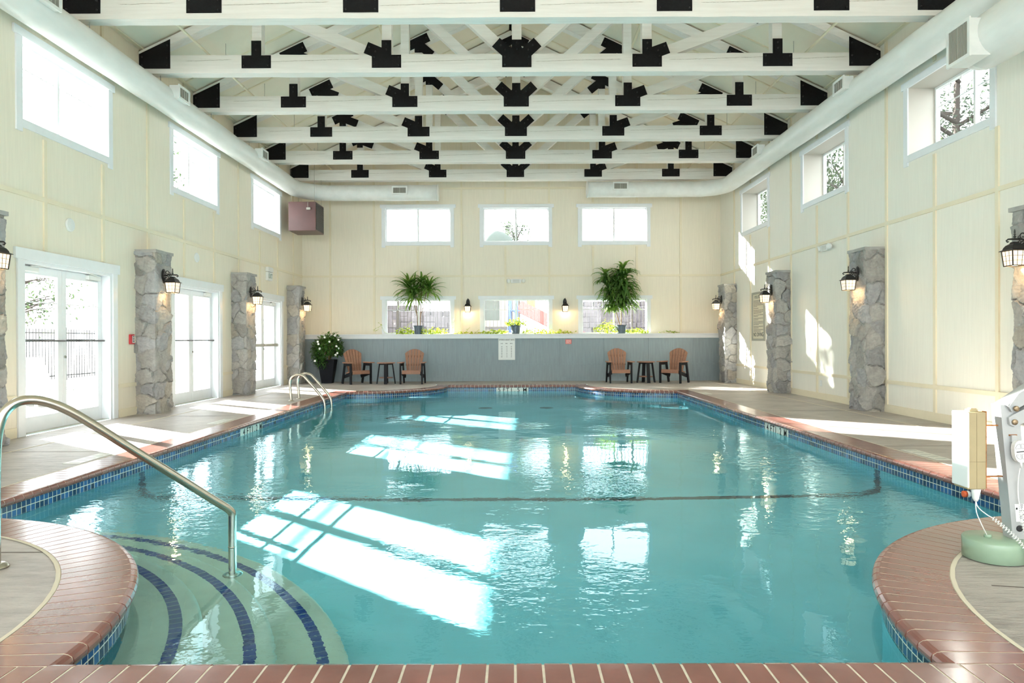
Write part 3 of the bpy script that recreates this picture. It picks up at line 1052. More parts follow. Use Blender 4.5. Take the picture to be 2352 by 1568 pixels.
PC, PS = 0.116, 2.046
ZB0, ZB1 = 5.342, 5.625
def zc(x): return ZW + SL * (XR - abs(x))            # ceiling height
TOPC = 0.25
def make_truss():
    t = empty('roof_truss', (0, 0, 0))
    D = 0.19
    rnd = random.Random(3)
    # bottom chord with slightly uneven arrises and a drying split
    mb = MB()
    n = 60
    vs = []
    for i in range(n + 1):
        x = XL + 0.002 + (XR - XL - 0.004) * i / n
        j = lambda: rnd.uniform(-0.0035, 0.0035)
        vs += [(x, j(), ZB0 + j()), (x, D + j(), ZB0 + j()), (x, D, ZB1 + j()), (x, j(), ZB1 + j())]
    fs = [(4*i+k, 4*(i+1)+k, 4*(i+1)+(k+1) % 4, 4*i+(k+1) % 4) for i in range(n) for k in range(4)] + [(0, 1, 2, 3), (4*n+3, 4*n+2, 4*n+1, 4*n)]
    mb.add(vs, fs)
    zz = (ZB0 + ZB1) / 2 + 0.03
    for x0, x1 in ((-5.1, -4.45), (-3.8, -2.4), (-1.7, -0.2), (0.4, 1.7), (2.5, 3.9), (4.4, 5.2)):
        if rnd.random() < 0.15: continue
        x = x0; z = zz + rnd.uniform(-0.02, 0.02)
        while x < x1:
            dx = rnd.uniform(0.08, 0.2); dz = rnd.uniform(0.0, 0.010)
            mb.add([(x, -0.0042, z), (x + dx, -0.0042, z + dz), (x + dx * 0.5, -0.0042, z + dz * 0.5 - 0.0045)], [(0, 1, 2)], 1)
            x += dx * 0.45; z += dz * 0.3
            if z > zz + 0.05: z -= 0.05
    mb.build('bottom_chord', [m_timber, m_bolt_crack], t, auto=False)
    # top chords follow the ceiling
    for s in (-1, 1):
        off = 0.035
        a = (s * (XR - 0.002), zc(XR) - off); b_ = (0.0, zc(0) - off)
        mb = MB(); mb.prism([a, b_, (b_[0], b_[1] - 0.27), (a[0], a[1] - 0.27 + 0.16), (a[0], a[1] - 0.03)][:5], 1, 0.0, D)
        mb.build('top_chord', m_timber, t, auto=True)
    def tz(x): return zc(x) - 0.17
    for k in range(-2, 3):
        x = PC + PS * k
        mb = MB(); mb.box(x - 0.075, x + 0.075, 0.02, D - 0.02, ZB1, tz(x) - 0.1)
        mb.build('post', m_timber, t)
    zbn = (ZB0 + ZB1) / 2
    for s in (-1, 1):
        for k in (0, 1):
            x0, x1 = PC + s * PS * k, PC + s * PS * (k + 1)
            mb = MB(); mb.beam((x0 + s * 0.13, D/2, zbn + 0.10 + (0.05 if k == 0 else 0.02)), (x1 - s * 0.08, D/2, tz(x1) - 0.05), D - 0.06, 0.17, up=(0, 0, 1))
            mb.build('diagonal_brace', m_timber, t)
    y = 0.0
    zp = 5.4148
    def base(x): return [(x - 0.23, zp), (x + 0.23, zp), (x + 0.23, zp + 0.20), (x - 0.23, zp + 0.20)]
    def bb(x): return [(x - 0.19, zp + 0.035), (x + 0.19, zp + 0.035), (x - 0.19, zp + 0.16), (x + 0.19, zp + 0.16)]
    for s in (-1, 1):
        # T plate at the outer post
        x = PC + s * 2 * PS
        gusset(t, y, [base(x), [(x - 0.076, zp + 0.19), (x + 0.076, zp + 0.19), (x + 0.076, zp + 0.43), (x - 0.076, zp + 0.43)]], bb(x) + [(x, zp + 0.28), (x, zp + 0.37)])
        # plate with one slanting arm at the inner post
        x = PC + s * PS
        x1 = PC + s * 2 * PS
        ang = math.atan2(tz(x1) - 0.05 - (zbn + 0.12), abs(x1 - x) - 0.2)
        A = (PI - ang) if s < 0 else ang
        gusset(t, y, [base(x), [(x - 0.076, zp + 0.19), (x + 0.076, zp + 0.19), (x + 0.076, zp + 0.43), (x - 0.076, zp + 0.43)],
                      arm(x - s * 0.02, zbn + 0.105, A, 0.02, 0.37, 0.185)], bb(x) + [(x, zp + 0.28), (x, zp + 0.37), (x + s * 0.27, zp + 0.32), (x + s * 0.17, zp + 0.25)])
        # heel plate against the wall
        xw = s * (XR - 0.012); xi = s * (XR - 0.50)
        P = [(xw, zp + 0.0), (xi, zp), (xi, zp + 0.46), (xw, zp + 0.46 - 0.49 * SL)]
        if s < 0: P = P[::-1]
        gusset(t, y, [P], [(xi + s * 0.04, zp + 0.04), (xi + s * 0.04, zp + 0.16), (xi + s * 0.04, zp + 0.36), (xw - s * 0.05, zp + 0.05), (xw - s * 0.05, zp + 0.18)])
        # plates at the top-chord joints
        sl = -s * math.atan(SL)
        for k in (1, 2):
            x = PC + s * PS * k; z = tz(x)
            x0 = PC + s * PS * (k - 1)
            dirn = math.atan2((zbn + 0.12) - (z - 0.05), x0 - x)
            gusset(t, y, [arm(x, z, sl, -0.24, 0.24, 0.19), [(x - 0.076, z - 0.225), (x + 0.076, z - 0.225), (x + 0.076, z - 0.05), (x - 0.076, z - 0.05)],
                          arm(x, z - 0.04, dirn, 0.04, 0.37, 0.18)], [(x - 0.17, z + 0.17 * s * SL), (x + 0.17, z - 0.17 * s * SL), (x, z - 0.20)])
    # king joint at the bottom and the ridge plate
    x = PC
    k1 = math.atan2(tz(PS) - 0.05 - (zbn + 0.15), PS - 0.21)
    gusset(t, y, [base(x), [(x - 0.076, zp + 0.19), (x + 0.076, zp + 0.19), (x + 0.076, zp + 0.43), (x - 0.076, zp + 0.43)],
                  arm(x + 0.06, zbn + 0.08, k1, 0.0, 0.36, 0.18), arm(x - 0.06, zbn + 0.08, PI - k1, 0.0, 0.36, 0.18),
                  [(x - 0.15, zp + 0.19), (x + 0.15, zp + 0.19), (x + 0.08, zp + 0.31), (x - 0.08, zp + 0.31)]],
           bb(x) + [(x, zp + 0.28), (x, zp + 0.38), (x + 0.18, zp + 0.27), (x - 0.18, zp + 0.27), (x + 0.25, zp + 0.34), (x - 0.25, zp + 0.34)])
    z = tz(0) - 0.05
    gusset(t, y, [arm(x, z, -math.atan(SL), 0.0, 0.32, 0.2), arm(x, z, PI + math.atan(SL), 0.0, 0.32, 0.2),
                  [(x - 0.076, z - 0.42), (x + 0.076, z - 0.42), (x + 0.076, z), (x - 0.076, z)]], [(x - 0.22, z - 0.1), (x + 0.22, z - 0.1), (x, z - 0.33)])
    return t
m_bolt_crack = simple('timber_split', (0.34, 0.30, 0.25), 0.9)
tr0 = make_truss()
TL = ['first white timber roof truss from the camera, cut by the top of the photo', 'second white timber roof truss from the camera, its black plates whole',
      'third white timber roof truss from the camera', 'fourth white timber roof truss from the camera', 'fifth white timber roof truss, next to last before the far wall',
      'white timber roof truss farthest away, just before the far wall']
for k in range(6):
    o = tr0 if k == 0 else copy_tree(tr0)
    o.location = (0, 8.9976 + 1.83 * k, 0)
    tag(o, TL[k], 'roof truss', 'white timber trusses with black plates')

# sprinkler pipes under the roof slopes
for s, nm in ((-1, 'thin cream sprinkler pipe along the left roof slope'), (1, 'thin cream sprinkler pipe along the right roof slope')):
    x = s * 4.83; z = 5.735 if s < 0 else 5.80
    t = empty('sprinkler_pipe', (x, 8, z), 0, nm, 'pipe', 'sprinkler pipes')
    mb = MB(); mb.tube([(0, -4, 0), (0, YF - 8.02, 0)], 0.02, 10)
    for k in range(4): mb.lathe([(0.026, -0.03), (0.026, 0.03)], 0, 0, 10, 0, True, Matrix.Translation((0, 1.9 + 2.6 * k, 0)) @ Matrix.Rotation(PI/2, 4, 'X'))
    mb.build('pipe', m_cream_trim, t)
    for k in range(5):
        yy = 1.0 + 1.83 * k + 0.9
        mb = MB(); mb.tube([(0, yy, 0.0), (0, yy, zc(x) - z)], 0.004, 6)
        mb.tube([(0.024 * math.cos(a), yy, 0.024 * math.sin(a)) for a in [2*PI*i/10 for i in range(10)]], 0.003, 6, closed=True)
        mb.build('hanger', m_grille, t)

# ================================================================ air ducts
def duct_vent(parent, c, rz, w, h, deep, slats, loc_off=(0, 0, 0), tilt=0.0):
    """grille box; local -y is the way the grille faces"""
    M_ = Matrix.Translation(c) @ Matrix.Rotation(rz, 4, 'Z') @ Matrix.Rotation(tilt, 4, 'X')
    mb = MB(); mb.box(-w/2, w/2, -deep, 0.02, -h/2, h/2, mat=M_, b=0.004)
    f = 0.025 if w < 0.4 else 0.03
    e = -deep
    for x0, x1, z0, z1 in ((-w/2 - 0.012, -w/2 + f, -h/2 - 0.012, h/2 + 0.012), (w/2 - f, w/2 + 0.012, -h/2 - 0.012, h/2 + 0.012), (-w/2 + f, w/2 - f, -h/2 - 0.012, -h/2 + f), (-w/2 + f, w/2 - f, h/2 - f, h/2 + 0.012)):
        mb.box(x0, x1, e - 0.016, e + 0.004, z0, z1, mat=M_)
    v = mb.build('vent', m_duct, parent)
    mb = MB(); mb.box(-w/2 + f, w/2 - f, e - 0.003, e - 0.001, -h/2 + f, h/2 - f, mat=M_, mi=1)
    n = slats
    for k in range(n):
        x = -w/2 + f + (w - 2*f) * (k + 0.5) / n
        mb.box(x - 0.004, x + 0.002, e - 0.013, e - 0.003, -h/2 + f, h/2 - f, mat=M_)
    if w < 0.4: mb.box(-0.006, 0.006, e - 0.014, e - 0.002, -h/2 + f, h/2 - f, mat=M_)
    mb.build('grille', [m_grille, m_grille_gap], v)
    return v
def wobble(i): return 1 + 0.012 * math.sin(i * 1.7) + 0.008 * math.sin(i * 0.6 + 1)
def duct(s, xe, label):
    t = empty('air_duct', (s * 5.55, 12, 5.02 + (0.03 if s > 0 else 0)), 0, label, 'air duct', 'round white air ducts under the eaves')
    t2 = -Vector(t.location)
    pts = []
    xa = s * 5.53
    zz = 5.01 if s < 0 else 5.06
    y = 1.0
    yc = 18.2
    rb = 0.85
    while y < yc - rb: pts.append((xa, y, zz)); y += 0.35
    for k in range(13):
        a = PI / 2 * k / 12
        pts.append((xa - s * (rb - rb * math.cos(a)), yc - rb + rb * math.sin(a), zz + (0.03 if s > 0 else 0.01) * k / 12))
    x = abs(xa) - rb - 0.3
    while x > abs(xe) + 0.1: pts.append((s * x, yc, zz + (0.03 if s > 0 else 0.01))); x -= 0.35
    pts.append((s * abs(xe), yc, zz + (0.03 if s > 0 else 0.01)))
    mb = MB(); mb.tube([Vector(p) + t2 for p in pts], [0.205 * wobble(i) for i in range(len(pts))], 28)
    # end band and joints
    p = Vector(pts[-1]) + t2
    mb.tube([p + Vector((s * 0.03, 0, 0)), p + Vector((-s * 0.004, 0, 0))], 0.214, 28)
    mb.build('duct_tube', m_duct, t)
    # hangers to the trusses
    for k in range(6):
        yy = 9.09 + 1.83 * k
        if yy > 17.4: continue
        mb = MB(); mb.tube([Vector((xa, yy, zz + 0.2)) + t2, Vector((xa, yy, ZB0 + 0.005)) + t2], 0.006, 6)
        mb.build('hanger', m_grille, t)
    return t, t2, zz
dl, off, zz = duct(-1, -1.92, 'long white round duct above the left windows, turning along the far wall')
for y in (7.9, 11.1, 14.72): duct_vent(dl, Vector((-5.38, y, 5.10)) + off, PI/2, 0.34, 0.20, 0.13, 2, tilt=0.0)
duct_vent(dl, Vector((-2.9, 18.04, 5.03)) + off, 0, 0.38, 0.19, 0.11, 14)
dr, off, zz = duct(1, 2.0, 'long white round duct above the right windows, turning along the far wall')
for y in (11.0, 14.8): duct_vent(dr, Vector((5.38, y, 5.16)) + off, -PI/2, 0.34, 0.20, 0.13, 2, tilt=0.0)
duct_vent(dr, Vector((2.85, 18.04, 5.12)) + off, 0, 0.38, 0.19, 0.11, 14)
# shorter wide duct at the near right with a big grille
t = empty('air_duct', (5.32, 5, 4.43), 0, 'wide white duct ending in a big grille at the upper right', 'air duct')
mb = MB()
pts = [(0, -2.5 + 0.4 * i, 0) for i in range(13)] + [(0, 2.70, 0)]
mb.tube(pts, [0.285 * wobble(i) for i in range(len(pts))], 32)
mb.lathe([(0.285, 0), (0.285, 0.10), (0.26, 0.17), (0.18, 0.22), (0.01, 0.235)], 0, 0, 32, 0, True, Matrix.Translation((0, 2.65, 0)) @ Matrix.Rotation(-PI/2, 4, 'X'))
mb.build('duct_tube', m_duct, t)
duct_vent(t, Vector((-0.17, 2.58, -0.055)), -PI/2, 0.37, 0.40, 0.20, 15)

# ================================================================ fieldstone pillars
def stone_pillar(label, s, y0, y1, seed, ztop=2.53):
    """s = -1 on the left wall, +1 on the right; width y0..y1, projecting into the room"""
    rnd = random.Random(seed)
    dpt = 0.31
    W = y1 - y0
    U = [dpt, W, dpt]
    tot = sum(U)
    st = 0.0145
    cw, ch = 0.25, 0.24
    pts = []
    for i in range(-1, int(tot / cw) + 3):
        for j in range(-1, int(ztop / ch) + 3):
            if rnd.random() < 0.12: continue
            u = (i + 0.5 * (j % 2) + rnd.uniform(0.02, 0.85)) * cw; v = (j + rnd.uniform(0.05, 0.85)) * ch
            k = rnd.random()
            base = 0.34 + 0.09 * rnd.random()
            cc = (base * 1.01, base * 0.985, base * 0.94) if k < 0.5 else (base * 0.96, base * 0.965, base * 0.99) if k < 0.9 else (base * 1.12, base * 1.05, base * 0.93)
            if rnd.random() < 0.08: cc = tuple(c * 0.82 for c in cc)
            pts.append((u, v, rnd.uniform(0.008, 0.04), rnd.uniform(-0.45, 0.45), rnd.uniform(-0.4, 0.4), cc, rnd.uniform(0.75, 1.3)))
    grid = {}
    for p in pts: grid.setdefault((int(p[0] // 0.3), int(p[1] // 0.3)), []).append(p)
    nu = int(round(tot / st)); nv = int(round(ztop / st))
    vs = []; cols = []
    def base_pt(u):
        if u <= U[0]: return (dpt - (dpt - u) , 0.0, 0.0, -1.0) if False else (u, 0.0, 0.0, -1.0)
        if u <= U[0] + W: return (dpt, u - U[0], 1.0, 0.0)
        return (dpt - (u - U[0] - W), W, 0.0, 1.0)
    for i in range(nu + 1):
        u = tot * i / nu
        px, py, nx, ny = base_pt(u)
        # blend the outward direction round the two corners
        for cu, (ax, ay), (bx, by) in ((U[0], (0, -1), (1, 0)), (U[0] + W, (1, 0), (0, 1))):
            if abs(u - cu) < 0.03:
                t_ = (u - cu + 0.03) / 0.06
                nx = ax * (1 - t_) + bx * t_; ny = ay * (1 - t_) + by * t_
        for j in range(nv + 1):
            v = ztop * j / nv
            uu = u + 0.012 * math.sin(v * 23 + seed) ; vv = v + 0.012 * math.sin(u * 31 + seed * 2)
            gi, gj = int(uu // 0.3), int(vv // 0.3)
            d1 = d2 = 9; c1 = None
            for a in (-1, 0, 1):
                for b_ in (-1, 0, 1):
                    for p in grid.get((gi + a, gj + b_), ()):
                        d = max(abs(uu - p[0]) * 0.55 + abs(vv - p[1]) * 0.62, math.hypot((uu - p[0]), (vv - p[1]) * 1.05)) * p[6]
                        if d < d1: d2 = d1; d1 = d; c1 = p
                        elif d < d2: d2 = d
            e = min(1.0, (d2 - d1) / 0.022)
            e = e * e * (3 - 2 * e)
            h = 0.0
            if c1: h = e * (c1[2] + c1[3] * (uu - c1[0]) * 0.45 + c1[4] * (vv - c1[1]) * 0.45)
            h = max(-0.004, h) - 0.012
            h += 0.0045 * math.sin(uu * 61 + vv * 47) * math.sin(vv * 83 - uu * 29) + e * 0.004 * math.sin(uu * 23 - vv * 37 + seed)
            x = px + nx * h; y = py + ny * h
            if i == 0 or i == nu: x = 0.0
            vs.append((-s * (x - dpt) if False else x, y, v))
            m = 0.33
            cl = c1[5] if c1 else (m, m, m)
            cols.append(tuple(cl[q] * e + (0.37, 0.365, 0.35)[q] * (1 - e) for q in range(3)))
    # world: x measured from the wall into the room
    wv = []
    for x, y, z in vs: wv.append((-s * x, y, z))
    fs = []
    for i in range(nu):
        for j in range(nv):
            a = i * (nv + 1) + j
            q = (a, a + nv + 1, a + nv + 2, a + 1)
            fs.append(q if s < 0 else q[::-1])
    t = empty('stone_pillar', (s * XR, y0, 0), 0, label, 'stone pillar', 'grey fieldstone pillars along the side walls')
    me = bpy.data.meshes.new('fieldstone_facing')
    me.from_pydata(wv, [], fs)
    me.materials.append(m_stone)
    ca = me.color_attributes.new('Col', 'FLOAT_COLOR', 'POINT')
    ca.data.foreach_set('color', [c for col in cols for c in (*col, 1.0)])
    me.polygons.foreach_set('use_smooth', [False] * len(fs))
    o = bpy.data.objects.new('fieldstone_facing', me); COL.objects.link(o); o.parent = t
    # ragged flat cap stone
    mb = MB()
    P = []
    for (x, y) in ((0, -0.01), (0.12, -0.022), (0.25, -0.012), (0.335, -0.02), (0.34, 0.16), (0.325, 0.33), (0.345, W + 0.015), (0.2, W + 0.02), (0, W + 0.01)):
        P.append((-s * (x + rnd.uniform(-0.006, 0.006) * (x > 0)), y + rnd.uniform(-0.005, 0.005)))
    mb.prism(P, 2, ztop - 0.015, ztop + 0.032)
    mb.build('cap_stone', m_cap, t, auto=True)
    return t
PL = [('nearest stone pillar on the left wall, cut by the photo edge', 7.02, 7.54), ('stone pillar between the first and second glass doors', 10.70, 11.20),
      ('stone pillar between the second and third glass doors', 14.36, 14.86), ('stone pillar in the far left corner beside the white-flowered bush', 17.88, 18.36)]
PRT = [('nearest stone pillar on the right wall, cut by the photo edge', 7.05, 7.56), ('second stone pillar from the right edge, on the blank right wall', 10.71, 11.21),
       ('stone pillar covering one side of the pool rules sign', 14.33, 14.85), ('stone pillar in the far right corner beside the grey wall', 17.84, 18.32)]
for i, (l, a, b) in enumerate(PL): stone_pillar(l, -1, a, b, 11 + i)
for i, (l, a, b) in enumerate(PRT): stone_pillar(l, 1, a, b, 31 + i)

# ================================================================ wall lanterns
def make_lantern():
    """origin on the wall face at the middle of the back plate; local +x points into the room"""
    t = empty('wall_lantern')
    mb = MB()
    n = 20
    ov = lambda r, z: [(0, 0, 0)]
    # oval back plate
    for x0, x1, k in ((0.0, 0.014, 1.0), (0.014, 0.024, 0.78)):
        P = [(0.052 * k * math.cos(2*PI*i/n), 0.115 * k * math.sin(2*PI*i/n)) for i in range(n)]
        mb.prism(P, 0, x0, x1)
    mb.build('back_plate', m_lantern, t)
    mb = MB()
    X = 0.150
    mb.tube([(0.02, 0, 0.01), (0.07, 0, 0.018), (X, 0, 0.022), (X + 0.07, 0, 0.018), (X + 0.088, 0, 0.003), (X + 0.078, 0, -0.012), (X + 0.062, 0, -0.006)], [0.009, 0.009, 0.011, 0.009, 0.009, 0.008, 0.006], 8)
    def scroll(cx, cz, r, a0, turns, w):
        P = []
        for i in range(22):
            k = i / 21
            a = a0 + turns * 2 * PI * k
            rr = r * (1 - 0.62 * k)
            P.append((cx + rr * math.cos(a), 0, cz + rr * math.sin(a)))
        mb.tube(P, w, 7)
    scroll(0.062, 0.058, 0.036, -PI/2, 1.1, 0.006)
    scroll(0.100, 0.040, 0.018, -PI/2, 1.2, 0.0045)
    scroll(0.055, -0.040, 0.042, PI/2, -1.1, 0.007)
    scroll(0.105, -0.012, 0.020, PI/2, 1.1, 0.0045)
    mb.build('scroll_arm', m_lantern, t)
    mb = MB()
    mb.lathe([(0.002, 0.125), (0.006, 0.112), (0.009, 0.092), (0.004, 0.078), (0.014, 0.072), (0.005, 0.064), (0.010, 0.05), (0.018, 0.044), (0.006, 0.034), (0.010, 0.02)][::-1], X, 0, 12)
    mb.build('finial', m_lantern, t)
    # hood: square bell shape
    mb = MB()
    prof = [(0.026, -0.01), (0.034, -0.028), (0.058, -0.045), (0.072, -0.068), (0.078, -0.088), (0.100, -0.100), (0.102, -0.105), (0.088, -0.106)]
    vs = []
    for r, z in prof:
        vs += [(X - r, -r, z), (X + r, -r, z), (X + r, r, z), (X - r, r, z)]
    fs = [(4*i+k, 4*i+(k+1) % 4, 4*i+4+(k+1) % 4, 4*i+4+k) for i in range(len(prof)-1) for k in range(4)] + [(3, 2, 1, 0)]
    mb.add(vs, fs)
    mb.build('hood', m_lantern, t, auto=True)
    # tapering cage of bars with lit panes inside
    zt, zb_, rt, rb = -0.106, -0.262, 0.082, 0.068
    mb = MB()
    def P(sx, sy, k):
        r = rt + (rb - rt) * k
        return (X + sx * r, sy * r, zt + (zb_ - zt) * k)
    for sx in (-1, 1):
        for sy in (-1, 1): mb.beam(P(sx, sy, 0), P(sx, sy, 1), 0.009, 0.009, up=(1, 0, 0))
    for k, w in ((0.0, 0.006), (0.33, 0.0035), (0.66, 0.0035), (1.0, 0.010)):
        c = [P(-1, -1, k), P(1, -1, k), P(1, 1, k), P(-1, 1, k)]
        for i in range(4): mb.beam(c[i], c[(i+1) % 4], w, w)
    for q in (-0.34, 0.34):
        for s in (-1, 1):
            mb.beam(P(q, s, 0), P(q, s, 1), 0.0035, 0.0035, up=(1, 0, 0)); mb.beam(P(s, q, 0), P(s, q, 1), 0.0035, 0.0035, up=(0, 1, 0))
    cg = mb.build('cage', m_lantern, t)
    mb = MB()
    k = 0.95
    vs = [(X + sx * rt * k, sy * rt * k, zt) for sx, sy in ((-1, -1), (1, -1), (1, 1), (-1, 1))] + [(X + sx * rb * k, sy * rb * k, zb_ + 0.002) for sx, sy in ((-1, -1), (1, -1), (1, 1), (-1, 1))]
    mb.add(vs, [(0, 1, 5, 4), (1, 2, 6, 5), (2, 3, 7, 6), (3, 0, 4, 7)])
    mb.build('lit_panes', m_lampglass, t)
    l = bpy.data.lights.new('lantern_bulb', 'POINT'); l.energy = 4.0; l.color = (1.0, 0.62, 0.28); l.shadow_soft_size = 0.03
    lo = bpy.data.objects.new('lantern_bulb', l); COL.objects.link(lo); lo.parent = t; lo.location = (X - 0.0, 0, zb_ - 0.03)
    return t
m_lantern = simple('black_lantern_metal', (0.012, 0.011, 0.010), 0.5)
lan = make_lantern()
spots = [(-5.505, 7.20, 2.165, 0, 'lit black wall lantern on the pillar at the far left photo edge'), (-5.505, 10.92, 2.165, 0, 'lit black wall lantern on the pillar between the first two glass doors'),
         (-5.505, 14.55, 2.165, 0, 'lit black wall lantern on the pillar between the second and third doors'), (-5.505, 18.08, 2.165, 0, 'lit black wall lantern on the pillar in the far left corner'),
         (5.505, 7.30, 2.165, PI, 'lit black wall lantern on the pillar at the right photo edge'), (5.505, 10.92, 2.165, PI, 'lit black wall lantern on the second pillar from the right edge'),
         (5.505, 14.55, 2.165, PI, 'lit black wall lantern in front of the pool rules sign'), (5.505, 18.05, 2.165, PI, 'lit black wall lantern on the pillar in the far right corner'),
         (-1.21, YF - 0.001, 2.165, -PI/2, 'lit black lantern on the far wall left of the slide window'), (1.485, YF - 0.001, 2.165, -PI/2, 'lit black lantern on the far wall right of the slide window')]
for i, (x, y, z, rz, lb) in enumerate(spots):
    o = lan if i == 0 else copy_tree(lan)
    o.location = (x, y, z); o.rotation_euler = (0, 0, rz)
    tag(o, lb, 'wall lantern', 'black wall lanterns')

# ================================================================ fittings on the walls
def onwall(name, side, y, z, label, cat, group=None):
    rz = PI/2 if side < 0 else -PI/2
    return empty(name, ((XL if side < 0 else XR), y, z), rz, label, cat, group)   # local -y points into the room
for y, l in ((9.12, 'round white wall speaker above the first glass door'), (12.77, 'round white wall speaker above the second glass door')):
    t = onwall('wall_speaker', -1, y, 2.68, l, 'speaker', 'round wall speakers')
    mb = MB(); mb.lathe([(0.09, 0), (0.09, 0.012), (0.078, 0.02), (0.001, 0.022)], 0, 0, 28, 0, True, Matrix.Rotation(PI/2, 4, 'X')); mb.build('speaker_cover', m_plastic, t)
    mb = MB(); mb.tube([(0.076 * math.cos(2*PI*i/28), -0.021, 0.076 * math.sin(2*PI*i/28)) for i in range(28)], 0.003, 6, closed=True); mb.build('rim', m_upvc, t)
t = onwall('exit_sign', -1, 16.50, 2.73, 'white exit sign under an emergency light box on the left wall', 'exit sign')
mb = MB(); mb.box(-0.16, 0.16, -0.06, 0, -0.16, 0.04, b=0.006); mb.build('sign_box', m_plastic, t)
mb = MB(); mb.box(-0.17, 0.17, -0.075, 0, 0.05, 0.16, b=0.008); mb.build('emergency_light_box', m_plastic, t)
mb = MB(); mb.box(-0.13, 0.13, -0.064, -0.060, -0.13, 0.01); mb.build('sign_face', m_exitface, t) if False else None
m_exit = simple('exit_green', (0.06, 0.16, 0.13), 0.5)
mb = MB(); mb.box(-0.135, 0.135, -0.064, -0.060, -0.135, 0.015); mb.build('sign_face', m_sign, t)
text('lettering', 'EXIT', 0.15, (0, -0.0645, -0.06), (PI/2, 0, 0), m_exit, t, sx=0.82)
t = onwall('fire_alarm_pull', -1, 10.57, 1.165, 'small red fire alarm pull box left of a stone pillar', 'fire alarm')
mb = MB(); mb.box(-0.058, 0.058, -0.03, 0, -0.075, 0.075, b=0.005); mb.build('box', m_red, t)
mb = MB(); mb.box(-0.012, 0.045, -0.034, -0.029, -0.055, 0.055); mb.build('label_plate', m_sign, t)
mb = MB()
for z in (-0.035, -0.01, 0.015, 0.04): mb.box(-0.006, 0.038, -0.036, -0.034, z - 0.006, z + 0.006)
mb.build('pull_handle', m_ink, t)
def emergency_light(t):
    mb = MB(); mb.prism([(-0.14, -0.05), (0.14, -0.05), (0.15, 0.045), (0.12, 0.06), (-0.12, 0.06), (-0.15, 0.045)], 1, -0.075, 0.0)
    b = mb.build('light_body', m_plastic, t, auto=True)
    mb = MB()
    for z in (-0.03, -0.008, 0.014, 0.036): mb.box(-0.09, 0.09, -0.078, -0.075, z - 0.004, z + 0.004)
    mb.build('louvre', m_grille, b)
    for s in (-1, 1):
        M_ = Matrix.Translation((s * 0.20, -0.06, 0.012)) @ Matrix.Rotation(s * 0.5, 4, 'Z') @ Matrix.Rotation(PI/2 + 0.25, 4, 'X')
        mb = MB(); mb.lathe([(0.02, -0.05), (0.052, 0.0), (0.056, 0.03), (0.052, 0.034), (0.001, 0.03)], 0, 0, 20, 0, True, M_)
        mb.build('lamp_head', m_plastic, t)
t = empty('emergency_light', (0.13, YF, 2.76), 0, 'white twin-head emergency light on the far wall above the slide window', 'emergency light', 'emergency lights'); emergency_light(t)
t = onwall('emergency_light', 1, 12.66, 2.80, 'white twin-head emergency light high on the right wall', 'emergency light', 'emergency lights'); emergency_light(t)
t = onwall('wall_outlet', 1, 12.95, 0.30, 'small white outlet low on the right wall behind a pillar', 'wall outlet')
mb = MB(); mb.box(-0.04, 0.04, -0.008, 0, -0.06, 0.06, b=0.003); mb.build('cover_plate', m_plastic, t)
mb = MB(); mb.box(-0.015, 0.015, -0.010, -0.008, -0.04, -0.008); mb.box(-0.015, 0.015, -0.010, -0.008, 0.008, 0.04); mb.build('sockets', m_upvc, t)

# pool rules
t = onwall('pool_rules_sign', 1, 16.22, 1.665, 'framed pool rules sign reading NO DIVING on the right wall', 'sign')
m_signbg = simple('sign_cream', (0.66, 0.62, 0.48), 0.5); m_signframe = simple('sign_frame', (0.34, 0.34, 0.29), 0.5); m_signtx = simple('sign_dark_print', (0.10, 0.10, 0.08), 0.6)
mb = MB(); W_, H_ = 0.41, 0.575
for x0, x1, z0, z1 in ((-W_, -W_ + 0.05, -H_, H_), (W_ - 0.05, W_, -H_, H_), (-W_ + 0.05, W_ - 0.05, -H_, -H_ + 0.05), (-W_ + 0.05, W_ - 0.05, H_ - 0.05, H_)): mb.box(x0, x1, -0.03, 0, z0, z1)
mb.build('sign_frame', m_signframe, t)
mb = MB(); mb.box(-W_ + 0.05, W_ - 0.05, -0.015, -0.002, -H_ + 0.05, H_ - 0.05); mb.build('sign_board', m_signbg, t)
text('lettering', 'POOL RULES', 0.095, (0, -0.0158, 0.455), (PI/2, 0, 0), m_signtx, t, sx=0.9)
text('lettering', 'NO DIVING', 0.13, (0, -0.0158, -0.43), (PI/2, 0, 0), m_ink, t, sx=0.95)
rnd = random.Random(5)
mb = MB(); z = 0.37
for para in (5, 1, 3, 2, 2, 3, 2, 2):
    for k in range(para):
        x = -0.31; xe = 0.31 if k < para - 1 else rnd.uniform(-0.1, 0.25)
        while x < xe:
            w = rnd.uniform(0.02, 0.07); mb.box(x, min(x + w, xe), -0.0158, -0.015, z - 0.0065, z + 0.0065); x += w + 0.012
        z -= 0.0335
    z -= 0.012
mb.build('printed_lines', m_signtx, t)

# heart rate chart
t = empty('heart_rate_chart', (-0.135, YG, 0.885), 0, 'white heart rate chart on the grey wall under the middle window', 'sign')
mb = MB(); mb.box(-0.228, 0.228, -0.012, 0, -0.305, 0.305, b=0.003); mb.build('sign_board', m_sign, t)
text('lettering', 'HYDRO-HEART RATE', 0.048, (0, -0.0125, 0.245), (PI/2, 0, 0), m_ink, t, sx=0.92)
for x, a, b in ((-0.135, 'AGE', ''), (0.0, 'MIN.', '10 SEC.'), (0.13, 'MAX.', '10 SEC.')):
    text('lettering', a, 0.032, (x, -0.0125, 0.145), (PI/2, 0, 0), m_ink, t)
for k in range(7):
    z = 0.06 - 0.0465 * k
    for x, v in ((-0.135, 20 + 10 * k), (0.0, 20 - k), (0.13, 27 - k)):
        text('lettering', str(v), 0.034, (x, -0.0125, z), (PI/2, 0, 0), m_ink, t)
